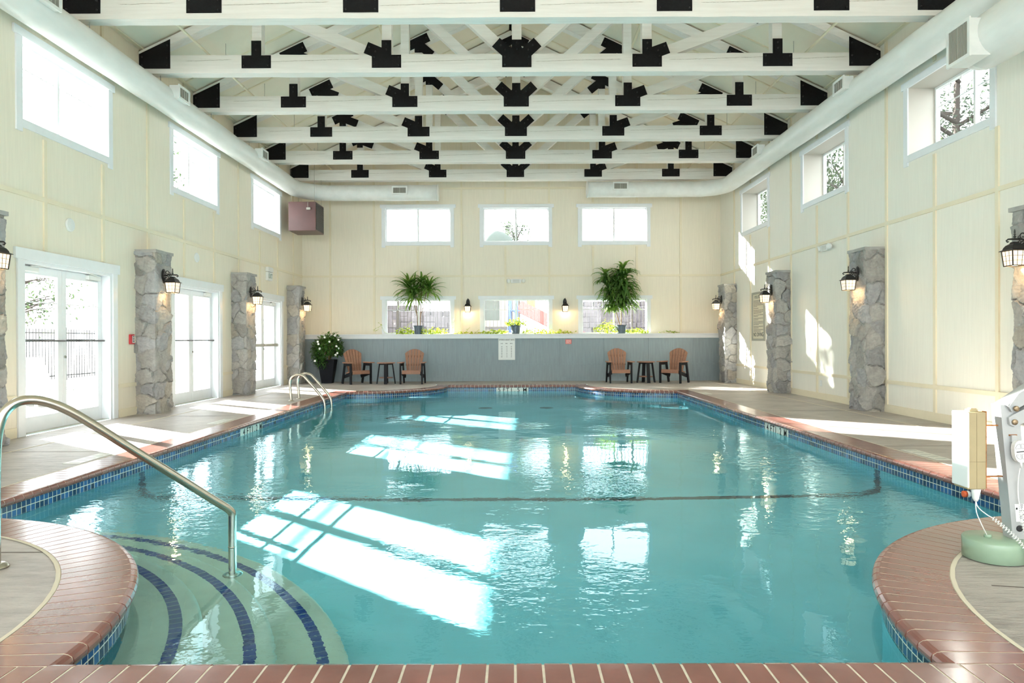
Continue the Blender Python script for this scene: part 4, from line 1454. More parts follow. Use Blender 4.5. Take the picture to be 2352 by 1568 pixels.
# small red notice
t = empty('notice_sign', (1.56, YG, 1.075), 0, 'small red notice ending in ONLY on the grey wall', 'sign')
mb = MB(); mb.box(-0.08, 0.08, -0.006, 0, -0.062, 0.062); mb.build('sign_board', m_redsign, t)
text('lettering', 'ONLY', 0.05, (0, -0.0066, -0.032), (PI/2, 0, 0), m_signink, t)
mb = MB()
for z in (0.035, 0.008):
    x = -0.06
    for w in (0.025, 0.03, 0.018, 0.03): mb.box(x, x + w, -0.0066, -0.006, z - 0.007, z + 0.007); x += w + 0.006
mb.build('printed_lines', m_signink, t)

# hanging unit heater
t = empty('unit_heater', (-5.275, 17.38, 4.27), 0, 'maroon metal heater box hung in the far left corner under the duct', 'heater')
mb = MB(); mb.box(-0.345, 0.345, 0.0, 0.74, -0.365, 0.365, b=0.006)
mb.build('casing', m_maroon, t)
mb = MB()
mb.box(0.346, 0.352, 0.03, 0.71, -0.335, 0.335, mi=1)
for k in range(14):
    z = -0.32 + 0.047 * k
    mb.beam((0.350, 0.03, z), (0.350, 0.71, z), 0.012, 0.02, up=(0.5, 0, 1))
mb.build('louvre_panel', [simple('heater_black_louvre', (0.03, 0.028, 0.025), 0.5), m_ink], t)
mb = MB(); mb.box(0.12, 0.22, -0.045, 0, 0.16, 0.215, b=0.004)
mb.build('junction_box', m_grille, t)
mb = MB(); mb.tube([(0.16, -0.02, 0.21), (0.155, -0.02, 0.30), (0.16, -0.015, 0.38)], 0.006, 8); mb.build('conduit', m_grille, t)
for x, y in ((-0.30, 0.06), (0.30, 0.06), (-0.30, 0.68), (0.30, 0.68)):
    mb = MB(); mb.tube([(x, y, 0.365), (x, y, ZB0 - 4.27 if y > 0.4 else zc(-5.2) - 4.27 - 0.02)], 0.004, 6)
    mb.build('hanging_rod', m_grille, t)

# ================================================================ furniture
def make_chair():
    t = empty('adirondack_chair')
    # faces -y; seat front edge at y=-0.25
    for s in (-1, 1):
        mb = MB(); mb.beam((s * 0.31, -0.235, 0), (s * 0.31, -0.235, 0.615), 0.04, 0.085, up=(0, 1, 0), bev=0.004); mb.build('leg', m_poly, t)
        mb = MB(); mb.beam((s * 0.31, 0.33, 0), (s * 0.31, 0.16, 0.615), 0.04, 0.085, up=(0, 1, 0), bev=0.004); mb.build('leg', m_poly, t)
        mb = MB(); mb.box(s * 0.31 - 0.02 + (0.0), s * 0.31 + 0.02, -0.24, 0.20, 0.535, 0.615)
        mb.build('arm_support', m_poly, t)
        mb = MB()
        P = [(s * 0.25, -0.31), (s * 0.395, -0.31), (s * 0.40, -0.10), (s * 0.37, 0.20), (s * 0.27, 0.22), (s * 0.25, 0.0)]
        if s < 0: P = P[::-1]
        mb.prism(P, 2, 0.615, 0.643); mb.build('armrest', m_wood, t, auto=True)
        # side rail under the seat, running down to the rear
        mb = MB(); mb.prism([(-0.22, 0.36), (-0.22, 0.27), (0.28, 0.16), (0.33, 0.25)], 0, s * 0.265 - 0.016, s * 0.265 + 0.016)
        mb.build('side_rail', m_poly, t, auto=True)
    mb = MB()
    mb.box(-0.265, 0.265, -0.268, -0.240, 0.295, 0.385, b=0.004)
    y = -0.236; k = 0
    while k < 5:
        z = 0.385 - 0.09 * (y + 0.24) / 0.5
        mb.beam((-0.265, y + 0.04, z), (0.265, y + 0.04, z), 0.026, 0.082, up=(0, 1, -0.2)); y += 0.09; k += 1
    mb.build('seat', m_wood, t)
    # fan of back slats with an arched top
    ang = 0.30
    rot = Matrix.Translation((0, 0.16, 0.33)) @ Matrix.Rotation(-ang, 4, 'X')
    for i in range(6):
        a, b_ = (i - 3) / 6, (i - 2) / 6
        g = 0.006
        def X(u, z): return (0.20 + (0.285 - 0.20) * min(1, z / 0.55)) * 2 * u
        def Zt(u): return 0.72 - 0.55 * abs(u) ** 2.0 * 1.0
        P = [(X(a, 0) + g, 0)]
        P.append((X(b_, 0) - g, 0))
        for q in (1.0, 0.66, 0.33, 0.0):
            u = a + (b_ - a) * q
            z = Zt(u)
            x = X(u, z)
            if q == 1.0: x -= g
            if q == 0.0: x += g
            P.append((x, z))
        mb = MB(); mb.prism(P, 1, -0.011, 0.011, mat=rot)
        for z in (0.22, 0.50):
            xx = (X((a + b_) / 2, z))
            mb.lathe([(0.006, 0), (0.006, 0.003), (0.002, 0.004)], 0, 0, 8, 1, False, rot @ Matrix.Translation((xx, -0.011, z)) @ Matrix.Rotation(PI/2, 4, 'X'))
        mb.build('back_slat', [m_wood, m_ink], t, auto=True)
    mb = MB()
    for z in (0.24, 0.50): mb.box(-0.24, 0.24, 0.011, 0.036, z - 0.03, z + 0.03, mat=rot)
    mb.build('back_brace', m_poly, t)
    return t
ch0 = make_chair()
CH = [(-4.02, 17.93, 0.66, 'brown and black patio chair beside the white-flowered bush'), (-2.57, 17.88, -0.03, 'brown and black patio chair right of the left side table'),
      (2.81, 18.0, 0.06, 'brown and black patio chair facing the pool, left of the right side table'), (4.22, 17.93, -0.66, 'brown and black patio chair turned inward near the far right corner')]
for i, (x, y, r, l) in enumerate(CH):
    o = ch0 if i == 0 else copy_tree(ch0)
    o.location = (x, y, 0); o.rotation_euler = (0, 0, r); o.scale = (0.9, 0.9, 0.88)
    tag(o, l, 'chair', 'patio chairs along the grey wall')
def make_table():
    t = empty('side_table')
    mb = MB(); n = 28
    for k in range(6):
        x0, x1 = -0.235 + 0.47 * k / 6 + 0.002, -0.235 + 0.47 * (k + 1) / 6 - 0.002
        P = []
        R_ = 0.235
        xs = [x0 + (x1 - x0) * q / 5 for q in range(6)]
        up = [(x, math.sqrt(max(0.0004, R_*R_ - x*x))) for x in xs]
        P = [(x, -y) for x, y in up] + up[::-1]
        mb.prism(P, 2, 0.53, 0.556)
    mb.build('table_top', m_wood, t, auto=True)
    for k in range(4):
        a = PI/2 * k
        c, s_ = math.cos(a), math.sin(a)
        mb = MB(); mb.beam((0.235 * c, 0.235 * s_, 0), (0.165 * c, 0.165 * s_, 0.53), 0.085, 0.028, up=(c, s_, 0), bev=0.003)
        mb.build('leg', m_poly, t)
    mb = MB(); mb.lathe([(0.175, 0.15), (0.175, 0.172)], 0, 0, 28, smooth=False); mb.build('shelf', m_wood, t)
    mb = MB(); mb.beam((-0.16, 0, 0.51), (0.16, 0, 0.51), 0.03, 0.035); mb.beam((0, -0.16, 0.51), (0, 0.16, 0.51), 0.03, 0.035); mb.build('cross_brace', m_poly, t)
    return t
tb = make_table(); tb.location = (-3.27, 17.93, 0); tb.rotation_euler = (0, 0, 0.12)
tag(tb, 'round brown side table between the two left patio chairs', 'side table', 'round side tables')
tb2 = copy_tree(tb); tb2.location = (3.52, 18.05, 0); tb2.rotation_euler = (0, 0, 0.12)
tag(tb2, 'round brown side table between the two right patio chairs', 'side table', 'round side tables')

# ================================================================ pool rails
def smooth_path(P, it=3):
    P = [Vector(p) for p in P]
    for _ in range(it):
        Q = [P[0]]
        for a, b in zip(P[:-1], P[1:]): Q += [a * 0.75 + b * 0.25, a * 0.25 + b * 0.75]
        Q.append(P[-1]); P = Q
    return P
base = Vector((-1.72, 4.31, 0)); dv = Vector((-0.711, -0.703, 0))
t = empty('stair_handrail', (base.x, base.y, -0.69), 0, 'single stainless handrail arching down into the pool over the curved steps', 'handrail')
PZ = [(0, -0.685), (0, 0.0), (0.0, 0.075), (0.10, 0.15), (0.34, 0.345), (0.58, 0.535), (0.75, 0.675), (0.90, 0.79), (1.03, 0.845), (1.13, 0.83), (1.19, 0.72), (1.20, 0.45), (1.20, 0.0)]
core = [PZ[0], (0, -0.2), (0, 0.02)] + PZ[2:]
pth = smooth_path([base + dv * s + Vector((0, 0, z)) for s, z in core], 3)
mb = MB(); mb.tube([p - Vector((base.x, base.y, -0.69)) for p in pth], 0.0245, 18)
rail = mb.build('rail', m_steel, t)
mb = MB(); mb.tube([(0, 0, 0.539), (0, 0, 0.545)], 0.0262, 18); mb.build('joint_ring', m_steel, t)
for s, z in ((0, -0.689), (1.20, 0.0)):
    q = base + dv * s - Vector((base.x, base.y, -0.69)); q.z = z + 0.69
    mb = MB(); mb.lathe([(0.062, q.z + 0.001), (0.060, q.z + 0.010), (0.045, q.z + 0.022), (0.026, q.z + 0.026)], q.x, q.y, 24); mb.build('base_cover', m_steel, t)
t = empty('pool_ladder', (-4.1, 13.13, 0), 0, 'pair of stainless grab rails of the ladder at the left pool edge', 'pool ladder')
prof_l = [(-4.12, 0.0), (-4.13, 0.15), (-4.145, 0.31), (-4.13, 0.42), (-4.04, 0.50), (-3.90, 0.49), (-3.82, 0.40), (-3.68, 0.24), (-3.53, 0.06), (-3.49, -0.08), (-3.49, -0.30), (-3.49, -0.95)]
for y in (12.9, 13.37):
    P = smooth_path([Vector((x + 4.1, y - 13.13, z)) for x, z in prof_l], 3)
    mb = MB(); mb.tube(P, 0.0245, 16); mb.build('rail', m_steel, t)
    mb = MB(); mb.lathe([(0.055, 0.001), (0.052, 0.008), (0.035, 0.018), (0.026, 0.02)], -0.02, y - 13.13, 20); mb.build('base_cover', m_steel, t)
for z in (-0.38, -0.62, -0.86):
    mb = MB(); mb.box(0.565, 0.655, -0.22, 0.22, z, z + 0.025, b=0.004); mb.build('tread', m_plastic, t)

# ================================================================ pool lift
LX, LY = 2.53, 3.57
t = empty('pool_lift', (LX, LY, 0), 0, 'white battery pool lift on a mint green base at the right', 'pool lift')
mb = MB(); mb.lathe([(0.132, 0.003), (0.140, 0.006), (0.141, 0.100), (0.136, 0.110), (0.02, 0.112)], 0, 0, 48); mb.build('base_cover', m_mint, t)
def mstbox(mb, x0b, x1b, zb0, x0t, x1t, zt0, y0, y1, mi=0):
    vs = [(x0b, y0, zb0), (x1b, y0, zb0), (x1b, y1, zb0), (x0b, y1, zb0), (x0t, y0, zt0), (x1t, y0, zt0), (x1t, y1, zt0), (x0t, y1, zt0)]
    mb.add(vs, [(3, 2, 1, 0), (4, 5, 6, 7), (0, 1, 5, 4), (1, 2, 6, 5), (2, 3, 7, 6), (3, 0, 4, 7)], mi)
mb = MB()
mstbox(mb, 0.075, 0.160, 0.108, 0.020, 0.115, 0.70, -0.035, 0.035)
mstbox(mb, 0.020, 0.115, 0.70, 0.012, 0.10, 0.80, -0.035, 0.035)
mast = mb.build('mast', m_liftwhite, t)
mb = MB()
mstbox(mb, 0.155, 0.205, 0.108, 0.150, 0.20, 0.26, -0.03, 0.05)
mb.build('rear_bracket', m_liftwhite, t)
# twin arms rising to the right
mb = MB()
mb.prism([(0.035, 0.80), (0.06, 0.765), (0.44, 0.985), (0.42, 1.05)], 1, -0.052, 0.05); mb.prism([(0.042, 0.795), (0.30, 0.94), (0.42, 1.0), (0.40, 1.06), (0.09, 0.86)], 1, -0.058, -0.052)
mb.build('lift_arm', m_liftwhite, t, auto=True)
mb = MB()
mb.prism([(0.045, 0.735), (0.05, 0.70), (0.075, 0.688), (0.44, 0.85), (0.43, 0.93), (0.07, 0.752)], 1, -0.050, 0.048)
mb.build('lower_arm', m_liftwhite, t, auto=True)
m_wbolt = simple('worn_bolt', (0.30, 0.22, 0.14), 0.4, metal=0.7, var=0.4, vscale=60)
for x, z in ((0.075, 0.782), (0.072, 0.713)):
    mb = MB(); mb.lathe([(0.0145, 0), (0.0145, 0.006), (0.010, 0.009), (0.001, 0.009)], 0, 0, 16, 0, True, Matrix.Translation((x, -0.052 if z < 0.75 else -0.058, z)) @ Matrix.Rotation(PI/2, 4, 'X'))
    mb.build('pivot_bolt', m_wbolt, t)
# battery box
mb = MB(); mb.box(-0.158, -0.060, -0.035, 0.075, 0.365, 0.762, b=0.006)
bat = mb.build('battery_box', m_tan, t)
mb = MB(); mb.box(-0.162, -0.152, -0.045, 0.085, 0.375, 0.760, b=0.004); mb.build('side_cover', m_plastic, bat)
mb = MB(); mb.box(-0.130, -0.085, -0.01, 0.03, 0.762, 0.774, b=0.003); mb.box(-0.120, -0.090, -0.005, 0.02, 0.774, 0.780); mb.build('top_catch', m_tan, bat)
mb = MB(); mb.box(-0.1095, -0.1085, -0.0362, -0.035, 0.37, 0.757); mb.box(-0.157, -0.061, -0.0362, -0.035, 0.506, 0.5075); mb.build('case_seam', simple('seam_brown', (0.22, 0.17, 0.09), 0.7), bat)
mb = MB(); mb.box(-0.060, -0.055, -0.03, 0.07, 0.37, 0.765); mb.beam((-0.058, 0.0, 0.69), (0.03, 0.0, 0.69), 0.012, 0.006); mb.beam((-0.058, 0.0, 0.425), (0.05, 0.0, 0.427), 0.012, 0.006)
mb.build('mounting_bracket', m_rust, t)
mb = MB(); mb.lathe([(0.024, 0.365), (0.020, 0.345), (0.015, 0.315), (0.009, 0.30)][::-1], -0.098, -0.01, 16); mb.build('cable_gland', m_plastic, bat)
# hand control
mb = MB()
P = []
for k in range(28):
    a = 2 * PI * k / 28
    c, s_ = math.cos(a), math.sin(a)
    P.append((0.034 * (abs(c) ** 0.8) * (1 if c > 0 else -1), 0.056 * (abs(s_) ** 0.85) * (1 if s_ > 0 else -1)))
hx, hz_ = 0.090, 0.565
tlt = Matrix.Translation((hx, -0.062, hz_)) @ Matrix.Rotation(-0.10, 4, 'Y')
mb.prism(P, 1, -0.012, 0.014, mat=tlt)
hc = mb.build('hand_control', m_plastic, t, auto=True)
mb = MB()
def ringarc(cx, cz, r, a0, a1):
    Q = [(cx, -0.0126, cz)] + [(cx + r * math.cos(a0 + (a1 - a0) * i / 8), -0.0126, cz + r * math.sin(a0 + (a1 - a0) * i / 8)) for i in range(9)]
    mb.tube([tlt @ Vector(q) for q in Q], 0.0008, 5, closed=True)
ringarc(-0.003, 0.016, 0.024, PI/2, PI); ringarc(0.003, 0.016, 0.024, 0, PI/2)
ringarc(-0.003, -0.014, 0.024, PI, 1.5*PI); ringarc(0.003, -0.014, 0.024, -PI/2, 0)
mb.box(-0.024, 0.022, -0.0128, -0.012, -0.0025, 0.0025, mat=tlt)
mb.build('buttons', m_ink, hc)
mb = MB(); mb.box(hx - 0.030, hx - 0.005, -0.05, -0.035, 0.610, 0.645); mb.build('hook', m_liftwhite, t)
mb = MB(); mb.box(hx - 0.036, hx + 0.004, -0.040, -0.034, 0.640, 0.648); mb.build('rust_mark', m_rust, t)
mb = MB(); mb.tube([tlt @ Vector((0, 0, -0.053)), tlt @ Vector((0.001, 0, -0.068)), tlt @ Vector((0.002, 0, -0.085))], [0.006, 0.005, 0.003], 10); mb.build('strain_relief', m_plastic, hc)
# rating label on the mast
mb = MB(); mb.prism([(0.092, 0.20), (0.150, 0.20), (0.142, 0.29), (0.084, 0.29)], 1, -0.0362, -0.035); lab = mb.build('rating_label', m_sign, t, auto=True)
mb = MB(); rnd = random.Random(9)
for k in range(9):
    z = 0.285 - 0.0095 * k; x0 = 0.105 + (0.285 - z) * 0.09
    mb.box(x0, x0 + rnd.uniform(0.012, 0.032), -0.0368, -0.0362, z - 0.0016, z + 0.0016)
mb.box(0.090, 0.098, -0.0368, -0.0362, 0.262, 0.272); mb.build('printed_lines', m_ink, lab)
mb = MB(); mb.lathe([(0.016, 0), (0.016, 0.003), (0.009, 0.004), (0.001, 0.004)], 0, 0, 20, 0, True, Matrix.Translation((0.108, -0.036, 0.165)) @ Matrix.Rotation(PI/2, 4, 'X')); mb.build('socket', m_ink, t)
# coiled cables
def coil(P, r, w, turns, name, lead=0.0):
    P = smooth_path(P, 2)
    L = [0]
    for a, b in zip(P[:-1], P[1:]): L.append(L[-1] + (b - a).length)
    def pt(s):
        for i in range(len(P) - 1):
            if s <= L[i+1]: return P[i].lerp(P[i+1], (s - L[i]) / max(1e-9, L[i+1] - L[i])), (P[i+1] - P[i]).normalized()
        return P[-1], (P[-1] - P[-2]).normalized()
    out = []
    N_ = int(turns * 12)
    for i in range(N_ + 1):
        k = i / N_
        p, d = pt(L[-1] * (lead + (1 - lead) * k))
        x = d.cross(Vector((0, 1, 0.2))).normalized(); y = d.cross(x)
        a = 2 * PI * turns * k
        out.append(p + (x * math.cos(a) + y * math.sin(a)) * r)
    start = [P[0], pt(L[-1] * lead * 0.5)[0]] if lead else []
    mb = MB(); mb.tube(start + out, w, 6)
    return mb.build(name, m_plastic, t)
coil([(-0.045, -0.06, 0.225), (-0.01, -0.10, 0.185), (0.045, -0.13, 0.12), (0.08, -0.165, 0.05), (0.11, -0.19, 0.016)], 0.0085, 0.0024, 22, 'coiled_cable')
coil([(0.093, -0.065, 0.265), (0.098, -0.07, 0.21), (0.105, -0.09, 0.14), (0.115, -0.14, 0.06), (0.122, -0.19, 0.016)], 0.0085, 0.0024, 22, 'coiled_cable')
mb = MB()
for P in ([(-0.098, -0.01, 0.302), (-0.096, -0.02, 0.27), (-0.07, -0.05, 0.24), (-0.045, -0.06, 0.225)], [(-0.098, -0.01, 0.302), (-0.105, -0.02, 0.25), (-0.095, -0.04, 0.20), (-0.065, -0.03, 0.15), (-0.03, 0.0, 0.114)],
          [(0.092, -0.062, 0.48), (0.090, -0.05, 0.42), (0.094, -0.045, 0.33), (0.100, -0.05, 0.28), (0.093, -0.065, 0.265)]):
    mb2 = MB(); mb2.tube(smooth_path(P, 3), 0.0026, 8); mb2.build('cable', m_plastic, t)
mb = MB(); mb.lathe([(0.018, 0.110), (0.018, 0.124), (0.014, 0.128)], -0.03, 0.0, 16); mb.build('base_boss', m_mint, t)

# orange and white rope float tied at the tile line
t = empty('rope_float', (3.60, 5.42, -0.085), 0, 'small orange and white float at the right tile line beside the lift', 'float')
mb = MB(); mb.lathe([(0.016, -0.022), (0.026, -0.02), (0.026, 0.003), (0.016, 0.004)], 0, 0, 16, 0, True, Matrix.Rotation(PI/2, 4, 'Y')); mb.build('orange_half', simple('orange_plastic', (0.75, 0.12, 0.03), 0.4), t)
mb = MB(); mb.lathe([(0.016, 0.004), (0.026, 0.005), (0.026, 0.025), (0.010, 0.047)], 0, 0, 16, 0, True, Matrix.Rotation(PI/2, 4, 'Y')); mb.build('white_half', m_plastic, t)

# ================================================================ plants
def leafblade(mb, p, az, up, L, w, droop, n=6, fold=0.25, mi=0):
    """strap leaf from p, azimuth az, initial elevation up (rad), bending down by droop"""
    el = up; pos = Vector(p); vs = []
    side = Vector((-math.sin(az), math.cos(az), 0))
    for i in range(n + 1):
        k = i / n
        ww = w * (math.sin(PI * min(1, 0.12 + 0.88 * k)) ** 0.7) if i < n else 0.001
        d = Vector((math.cos(az) * math.cos(el), math.sin(az) * math.cos(el), math.sin(el)))
        nrm = side.cross(d)
        vs += [pos - side * ww / 2 - nrm * ww * fold * 0.5, pos + nrm * 0.0, pos + side * ww / 2 - nrm * ww * fold * 0.5]
        pos = pos + d * (L / n)
        el -= droop / n * (0.5 + k)
    fs = []
    for i in range(n):
        for q in (0, 1): fs.append((3*i+q, 3*i+q+1, 3*i+q+4, 3*i+q+3))
    mb.add(vs, fs, mi, True)

def heartleaf(mb, p, az, tilt, s, mi=0):
    P = [(0, 0), (0.32, 0.42), (0.75, 0.40), (1.15, 0.0), (0.75, -0.40), (0.32, -0.42)]
    R_ = Matrix.Rotation(az, 4, 'Z') @ Matrix.Rotation(tilt, 4, 'Y')
    vs = [Vector(p) + R_ @ Vector((x * s, y * s, 0.10 * s * abs(y) * 2)) for x, y in P]
    mb.add(vs, [(0, 1, 2, 3), (0, 3, 4, 5)], mi)

def pot(parent, r0=0.105, r1=0.145, h=0.235):
    mb = MB()
    prof = [(r0, 0)]
    for k in range(9):
        z = h * (k + 0.5) / 9.5
        rr = r0 + (r1 - r0) * (k / 8)
        prof += [(rr + 0.004, z), (rr - 0.002, z + h * 0.035)]
    prof += [(r1 + 0.012, h * 0.93), (r1 + 0.012, h), (r1 - 0.006, h), (r1 - 0.01, h * 0.9), (0.002, h * 0.89)]
    mb.lathe(prof, 0, 0, 26)
    mb.build('pot', m_bluepot, parent)
    mb = MB(); mb.lathe([(r1 - 0.012, h * 0.9), (0.03, h * 0.915), (0.002, h * 0.917)], 0, 0, 16); mb.build('soil', m_soil, parent)

ZL = 1.295
# left corn plant: three canes, spiky umbrella crowns
t = empty('corn_plant', (-2.57, 19.03, ZL), 0, 'tall corn plant with bare canes in a blue pot in the left window', 'potted plant', 'corn plants in the far windows')
pot(t)
rnd = random.Random(21)
canes = [([(-0.02, 0, 0.2), (-0.04, 0, 0.5), (-0.07, 0, 0.85), (-0.07, -0.02, 1.15)], 0.011), ([(0.04, 0, 0.2), (0.06, 0, 0.55), (0.07, -0.01, 0.9), (0.10, -0.02, 1.27)], 0.012), ([(0.06, 0, 0.55), (0.13, 0, 0.7), (0.17, -0.01, 0.95), (0.22, -0.02, 1.14)], 0.009),
         ([(-0.04, 0, 0.5), (-0.10, 0, 0.75), (-0.17, -0.02, 1.0), (-0.20, -0.03, 1.22)], 0.010)]
for P, r in canes:
    mb = MB(); mb.tube(smooth_path(P, 2), r, 8); mb.build('cane', m_stem, t)
for (cx, cy, cz, n_, L0) in ((-0.26, -0.03, 1.30, 46, 0.60), (-0.12, -0.04, 1.08, 50, 0.72), (0.10, -0.03, 1.38, 36, 0.50), (0.30, -0.03, 1.24, 44, 0.56)):
    mb = MB()
    for k in range(n_):
        az = k * 2.4 + rnd.uniform(-0.3, 0.3)
        if math.sin(az) > 0.35: az = -az
        f = k / n_
        leafblade(mb, (cx, cy, cz - 0.14 * f + 0.03), az, 1.25 - 1.5 * f + rnd.uniform(-0.2, 0.2), L0 * rnd.uniform(0.7, 1.05), rnd.uniform(0.05, 0.068), rnd.uniform(1.0, 2.1), fold=0.35)
    mb.build('foliage', m_leaf, t)
# right corn plant: heavy, drooping
t = empty('corn_plant', (3.03, 19.03, ZL), 0, 'bushy drooping corn plant in a blue pot in the right window', 'potted plant', 'corn plants in the far windows')
pot(t)
canes = [([(0.0, 0, 0.2), (0.0, 0, 0.7), (0.02, -0.01, 1.2), (0.03, -0.02, 1.68)], 0.013), ([(-0.02, 0, 0.2), (-0.15, 0, 0.6), (-0.27, -0.01, 1.1), (-0.42, -0.02, 1.5)], 0.012)]
for P, r in canes:
    mb = MB(); mb.tube(smooth_path(P, 2), r, 8); mb.build('cane', m_stem, t)
rnd = random.Random(22)
for (x0, z0, x1, z1, n_, L0, dr) in ((0.05, 1.74, 0.04, 1.45, 34, 0.58, 2.2), (0.04, 1.5, 0.02, 0.62, 230, 0.66, 2.4), (-0.44, 1.60, -0.40, 1.30, 44, 0.52, 2.3), (-0.38, 1.28, -0.20, 0.55, 90, 0.52, 2.6), (-0.16, 1.40, -0.10, 1.15, 30, 0.50, 2.1)):
    mb = MB()
    for k in range(n_):
        f = k / n_
        az = k * 2.4 + rnd.uniform(-0.3, 0.3)
        if math.sin(az) > 0.3: az = -az
        leafblade(mb, (x0 + (x1 - x0) * f, -0.03, z0 + (z1 - z0) * f), az, rnd.uniform(0.3, 1.0) if f > 0.12 else 1.2, L0 * rnd.uniform(0.7, 1.05), rnd.uniform(0.06, 0.085), dr * rnd.uniform(0.8, 1.2), fold=0.3)
    mb.build('foliage', m_leaf, t)

# pothos in the middle pot
def pothos_clump(name, loc, label, n_, spread, hgt, seed, trails=(), potted=False, group=None):
    t = empty(name, loc, 0, label, 'potted plant' if potted else 'vine', group)
    if potted: pot(t)
    rnd = random.Random(seed)
    mb = MB(); ms = MB()
    for k in range(int(n_ * 1.8)):
        a = rnd.uniform(0, 2*PI); r = spread * math.sqrt(rnd.random())
        x = r * math.cos(a); y = r * math.sin(a) * 0.35 - 0.02
        z = (0.24 if potted else 0.01) + hgt * rnd.random() * (1 - 0.6 * r / spread)
        if y > 0.13: y = 0.13
        if z < 0.2 and potted and abs(x) < 0.16: y = -0.15
        heartleaf(mb, (x, max(-0.17, y), z), rnd.uniform(0, 2*PI), rnd.uniform(-0.9, 1.1), rnd.uniform(0.04, 0.072))
    for T in trails:
        P = smooth_path(T, 2)
        ms.tube(P, 0.003, 5)
        for p in P[::2]:
            heartleaf(mb, p, rnd.uniform(0, 2*PI), rnd.uniform(-0.8, 0.8), rnd.uniform(0.03, 0.05))
    mb.build('foliage', m_pothos, t)
    if ms.v: ms.build('stems', m_pothos, t)
    return t
pothos_clump('potted_pothos', (0.11, 19.03, ZL), 'small pothos in a blue pot in the middle window', 120, 0.30, 0.22, 3, potted=True,
             trails=([(0.12, -0.05, 0.25), (0.30, -0.08, 0.25), (0.42, -0.1, 0.10), (0.50, -0.1, 0.02)],))
gv = 'pothos vines trailing along the white ledge'
pothos_clump('pothos_vine', (-2.95, 19.03, ZL), 'yellow green vine clump left of the pot in the left window', 85, 0.28, 0.22, 4, group=gv,
             trails=([(-0.1, -0.05, 0.1), (-0.30, -0.08, 0.02), (-0.55, -0.1, 0.02), (-0.62, -0.1, 0.25), (-0.72, -0.1, 0.33)], [(-0.62, -0.1, 0.25), (-0.78, -0.12, 0.16), (-0.86, -0.12, 0.12), (-0.80, -0.12, 0.08), (-0.70, -0.12, 0.14)], [(0, 0, 0.1), (0.1, 0, 0.28), (0.2, 0, 0.33)]))
pothos_clump('pothos_vine', (-2.18, 19.03, ZL), 'yellow green vine clump right of the pot in the left window', 120, 0.42, 0.22, 5, group=gv,
             trails=([(0.3, -0.05, 0.03), (0.55, -0.08, 0.02), (0.56, -0.08, 0.25), (0.60, -0.08, 0.40)],))
pothos_clump('pothos_vine', (-1.20, 19.03, ZL), 'thin vine on the ledge under the lantern left of the middle window', 26, 0.42, 0.05, 6, group=gv,
             trails=([(-0.4, -0.05, 0.02), (-0.1, -0.08, 0.02), (0.2, -0.08, 0.03), (0.36, -0.08, 0.05)], [(-0.1, -0.05, 0.02), (-0.02, -0.06, 0.1), (0.05, -0.06, 0.18)], [(0.2, -0.05, 0.02), (0.25, -0.06, 0.08), (0.3, -0.06, 0.12)]))
pothos_clump('pothos_vine', (-0.45, 19.03, ZL), 'vine mass on the ledge left of the pot in the middle window', 110, 0.38, 0.12, 7, group=gv)
pothos_clump('pothos_vine', (0.72, 19.03, ZL), 'vine mass on the ledge right of the pot in the middle window', 120, 0.46, 0.16, 8, group=gv)
pothos_clump('pothos_vine', (1.42, 19.03, ZL), 'short vine on the ledge under the lantern right of the middle window', 34, 0.30, 0.08, 9, group=gv,
             trails=([(-0.2, -0.05, 0.02), (0.1, -0.08, 0.03), (0.36, -0.08, 0.05)], [(-0.12, -0.05, 0.02), (-0.14, -0.06, 0.09), (-0.08, -0.06, 0.12)]))
pothos_clump('pothos_vine', (2.62, 19.03, ZL), 'glowing vine left of the pot in the right window', 130, 0.34, 0.45, 10, group=gv)
pothos_clump('pothos_vine', (3.45, 19.03, ZL), 'vine right of the pot in the right window', 90, 0.34, 0.16, 12, group=gv)
pothos_clump('pothos_vine', (4.35, 19.03, ZL), 'last short vine at the right end of the ledge', 12, 0.22, 0.05, 13, group=gv,
             trails=([(-0.3, -0.05, 0.02), (-0.1, -0.08, 0.07), (0.1, -0.08, 0.03), (0.26, -0.08, 0.03)],))

# white-flowered bush in a tall black planter
t = empty('flowering_bush', (-4.90, 18.33, 0), 0.05, 'white-flowered bush in a tall black planter in the far left corner', 'potted plant')
mb = MB()
vs = []
for r, z in ((0.135, 0), (0.215, 0.60), (0.215, 0.62), (0.195, 0.62), (0.19, 0.56)):
    vs += [(-r, -r, z), (r, -r, z), (r, r, z), (-r, r, z)]
mb.add(vs, [(4*i+k, 4*i+(k+1) % 4, 4*i+4+(k+1) % 4, 4*i+4+k) for i in range(4) for k in range(4)] + [(3, 2, 1, 0), (16, 17, 18, 19)])
mb.build('planter', m_pot, t, auto=True)
rnd = random.Random(44)
ms = MB()
for k in range(9):
    a = rnd.uniform(0, 2*PI); r = rnd.uniform(0.1, 0.3)
    ms.tube([(0.04 * math.cos(a), 0.04 * math.sin(a), 0.56), (0.6 * r * math.cos(a), 0.5 * r * math.sin(a), 0.8), (r * math.cos(a), 0.7 * r * math.sin(a), 1.08)], 0.006, 5)
ms.build('stems', m_stem, t)
mb = MB()
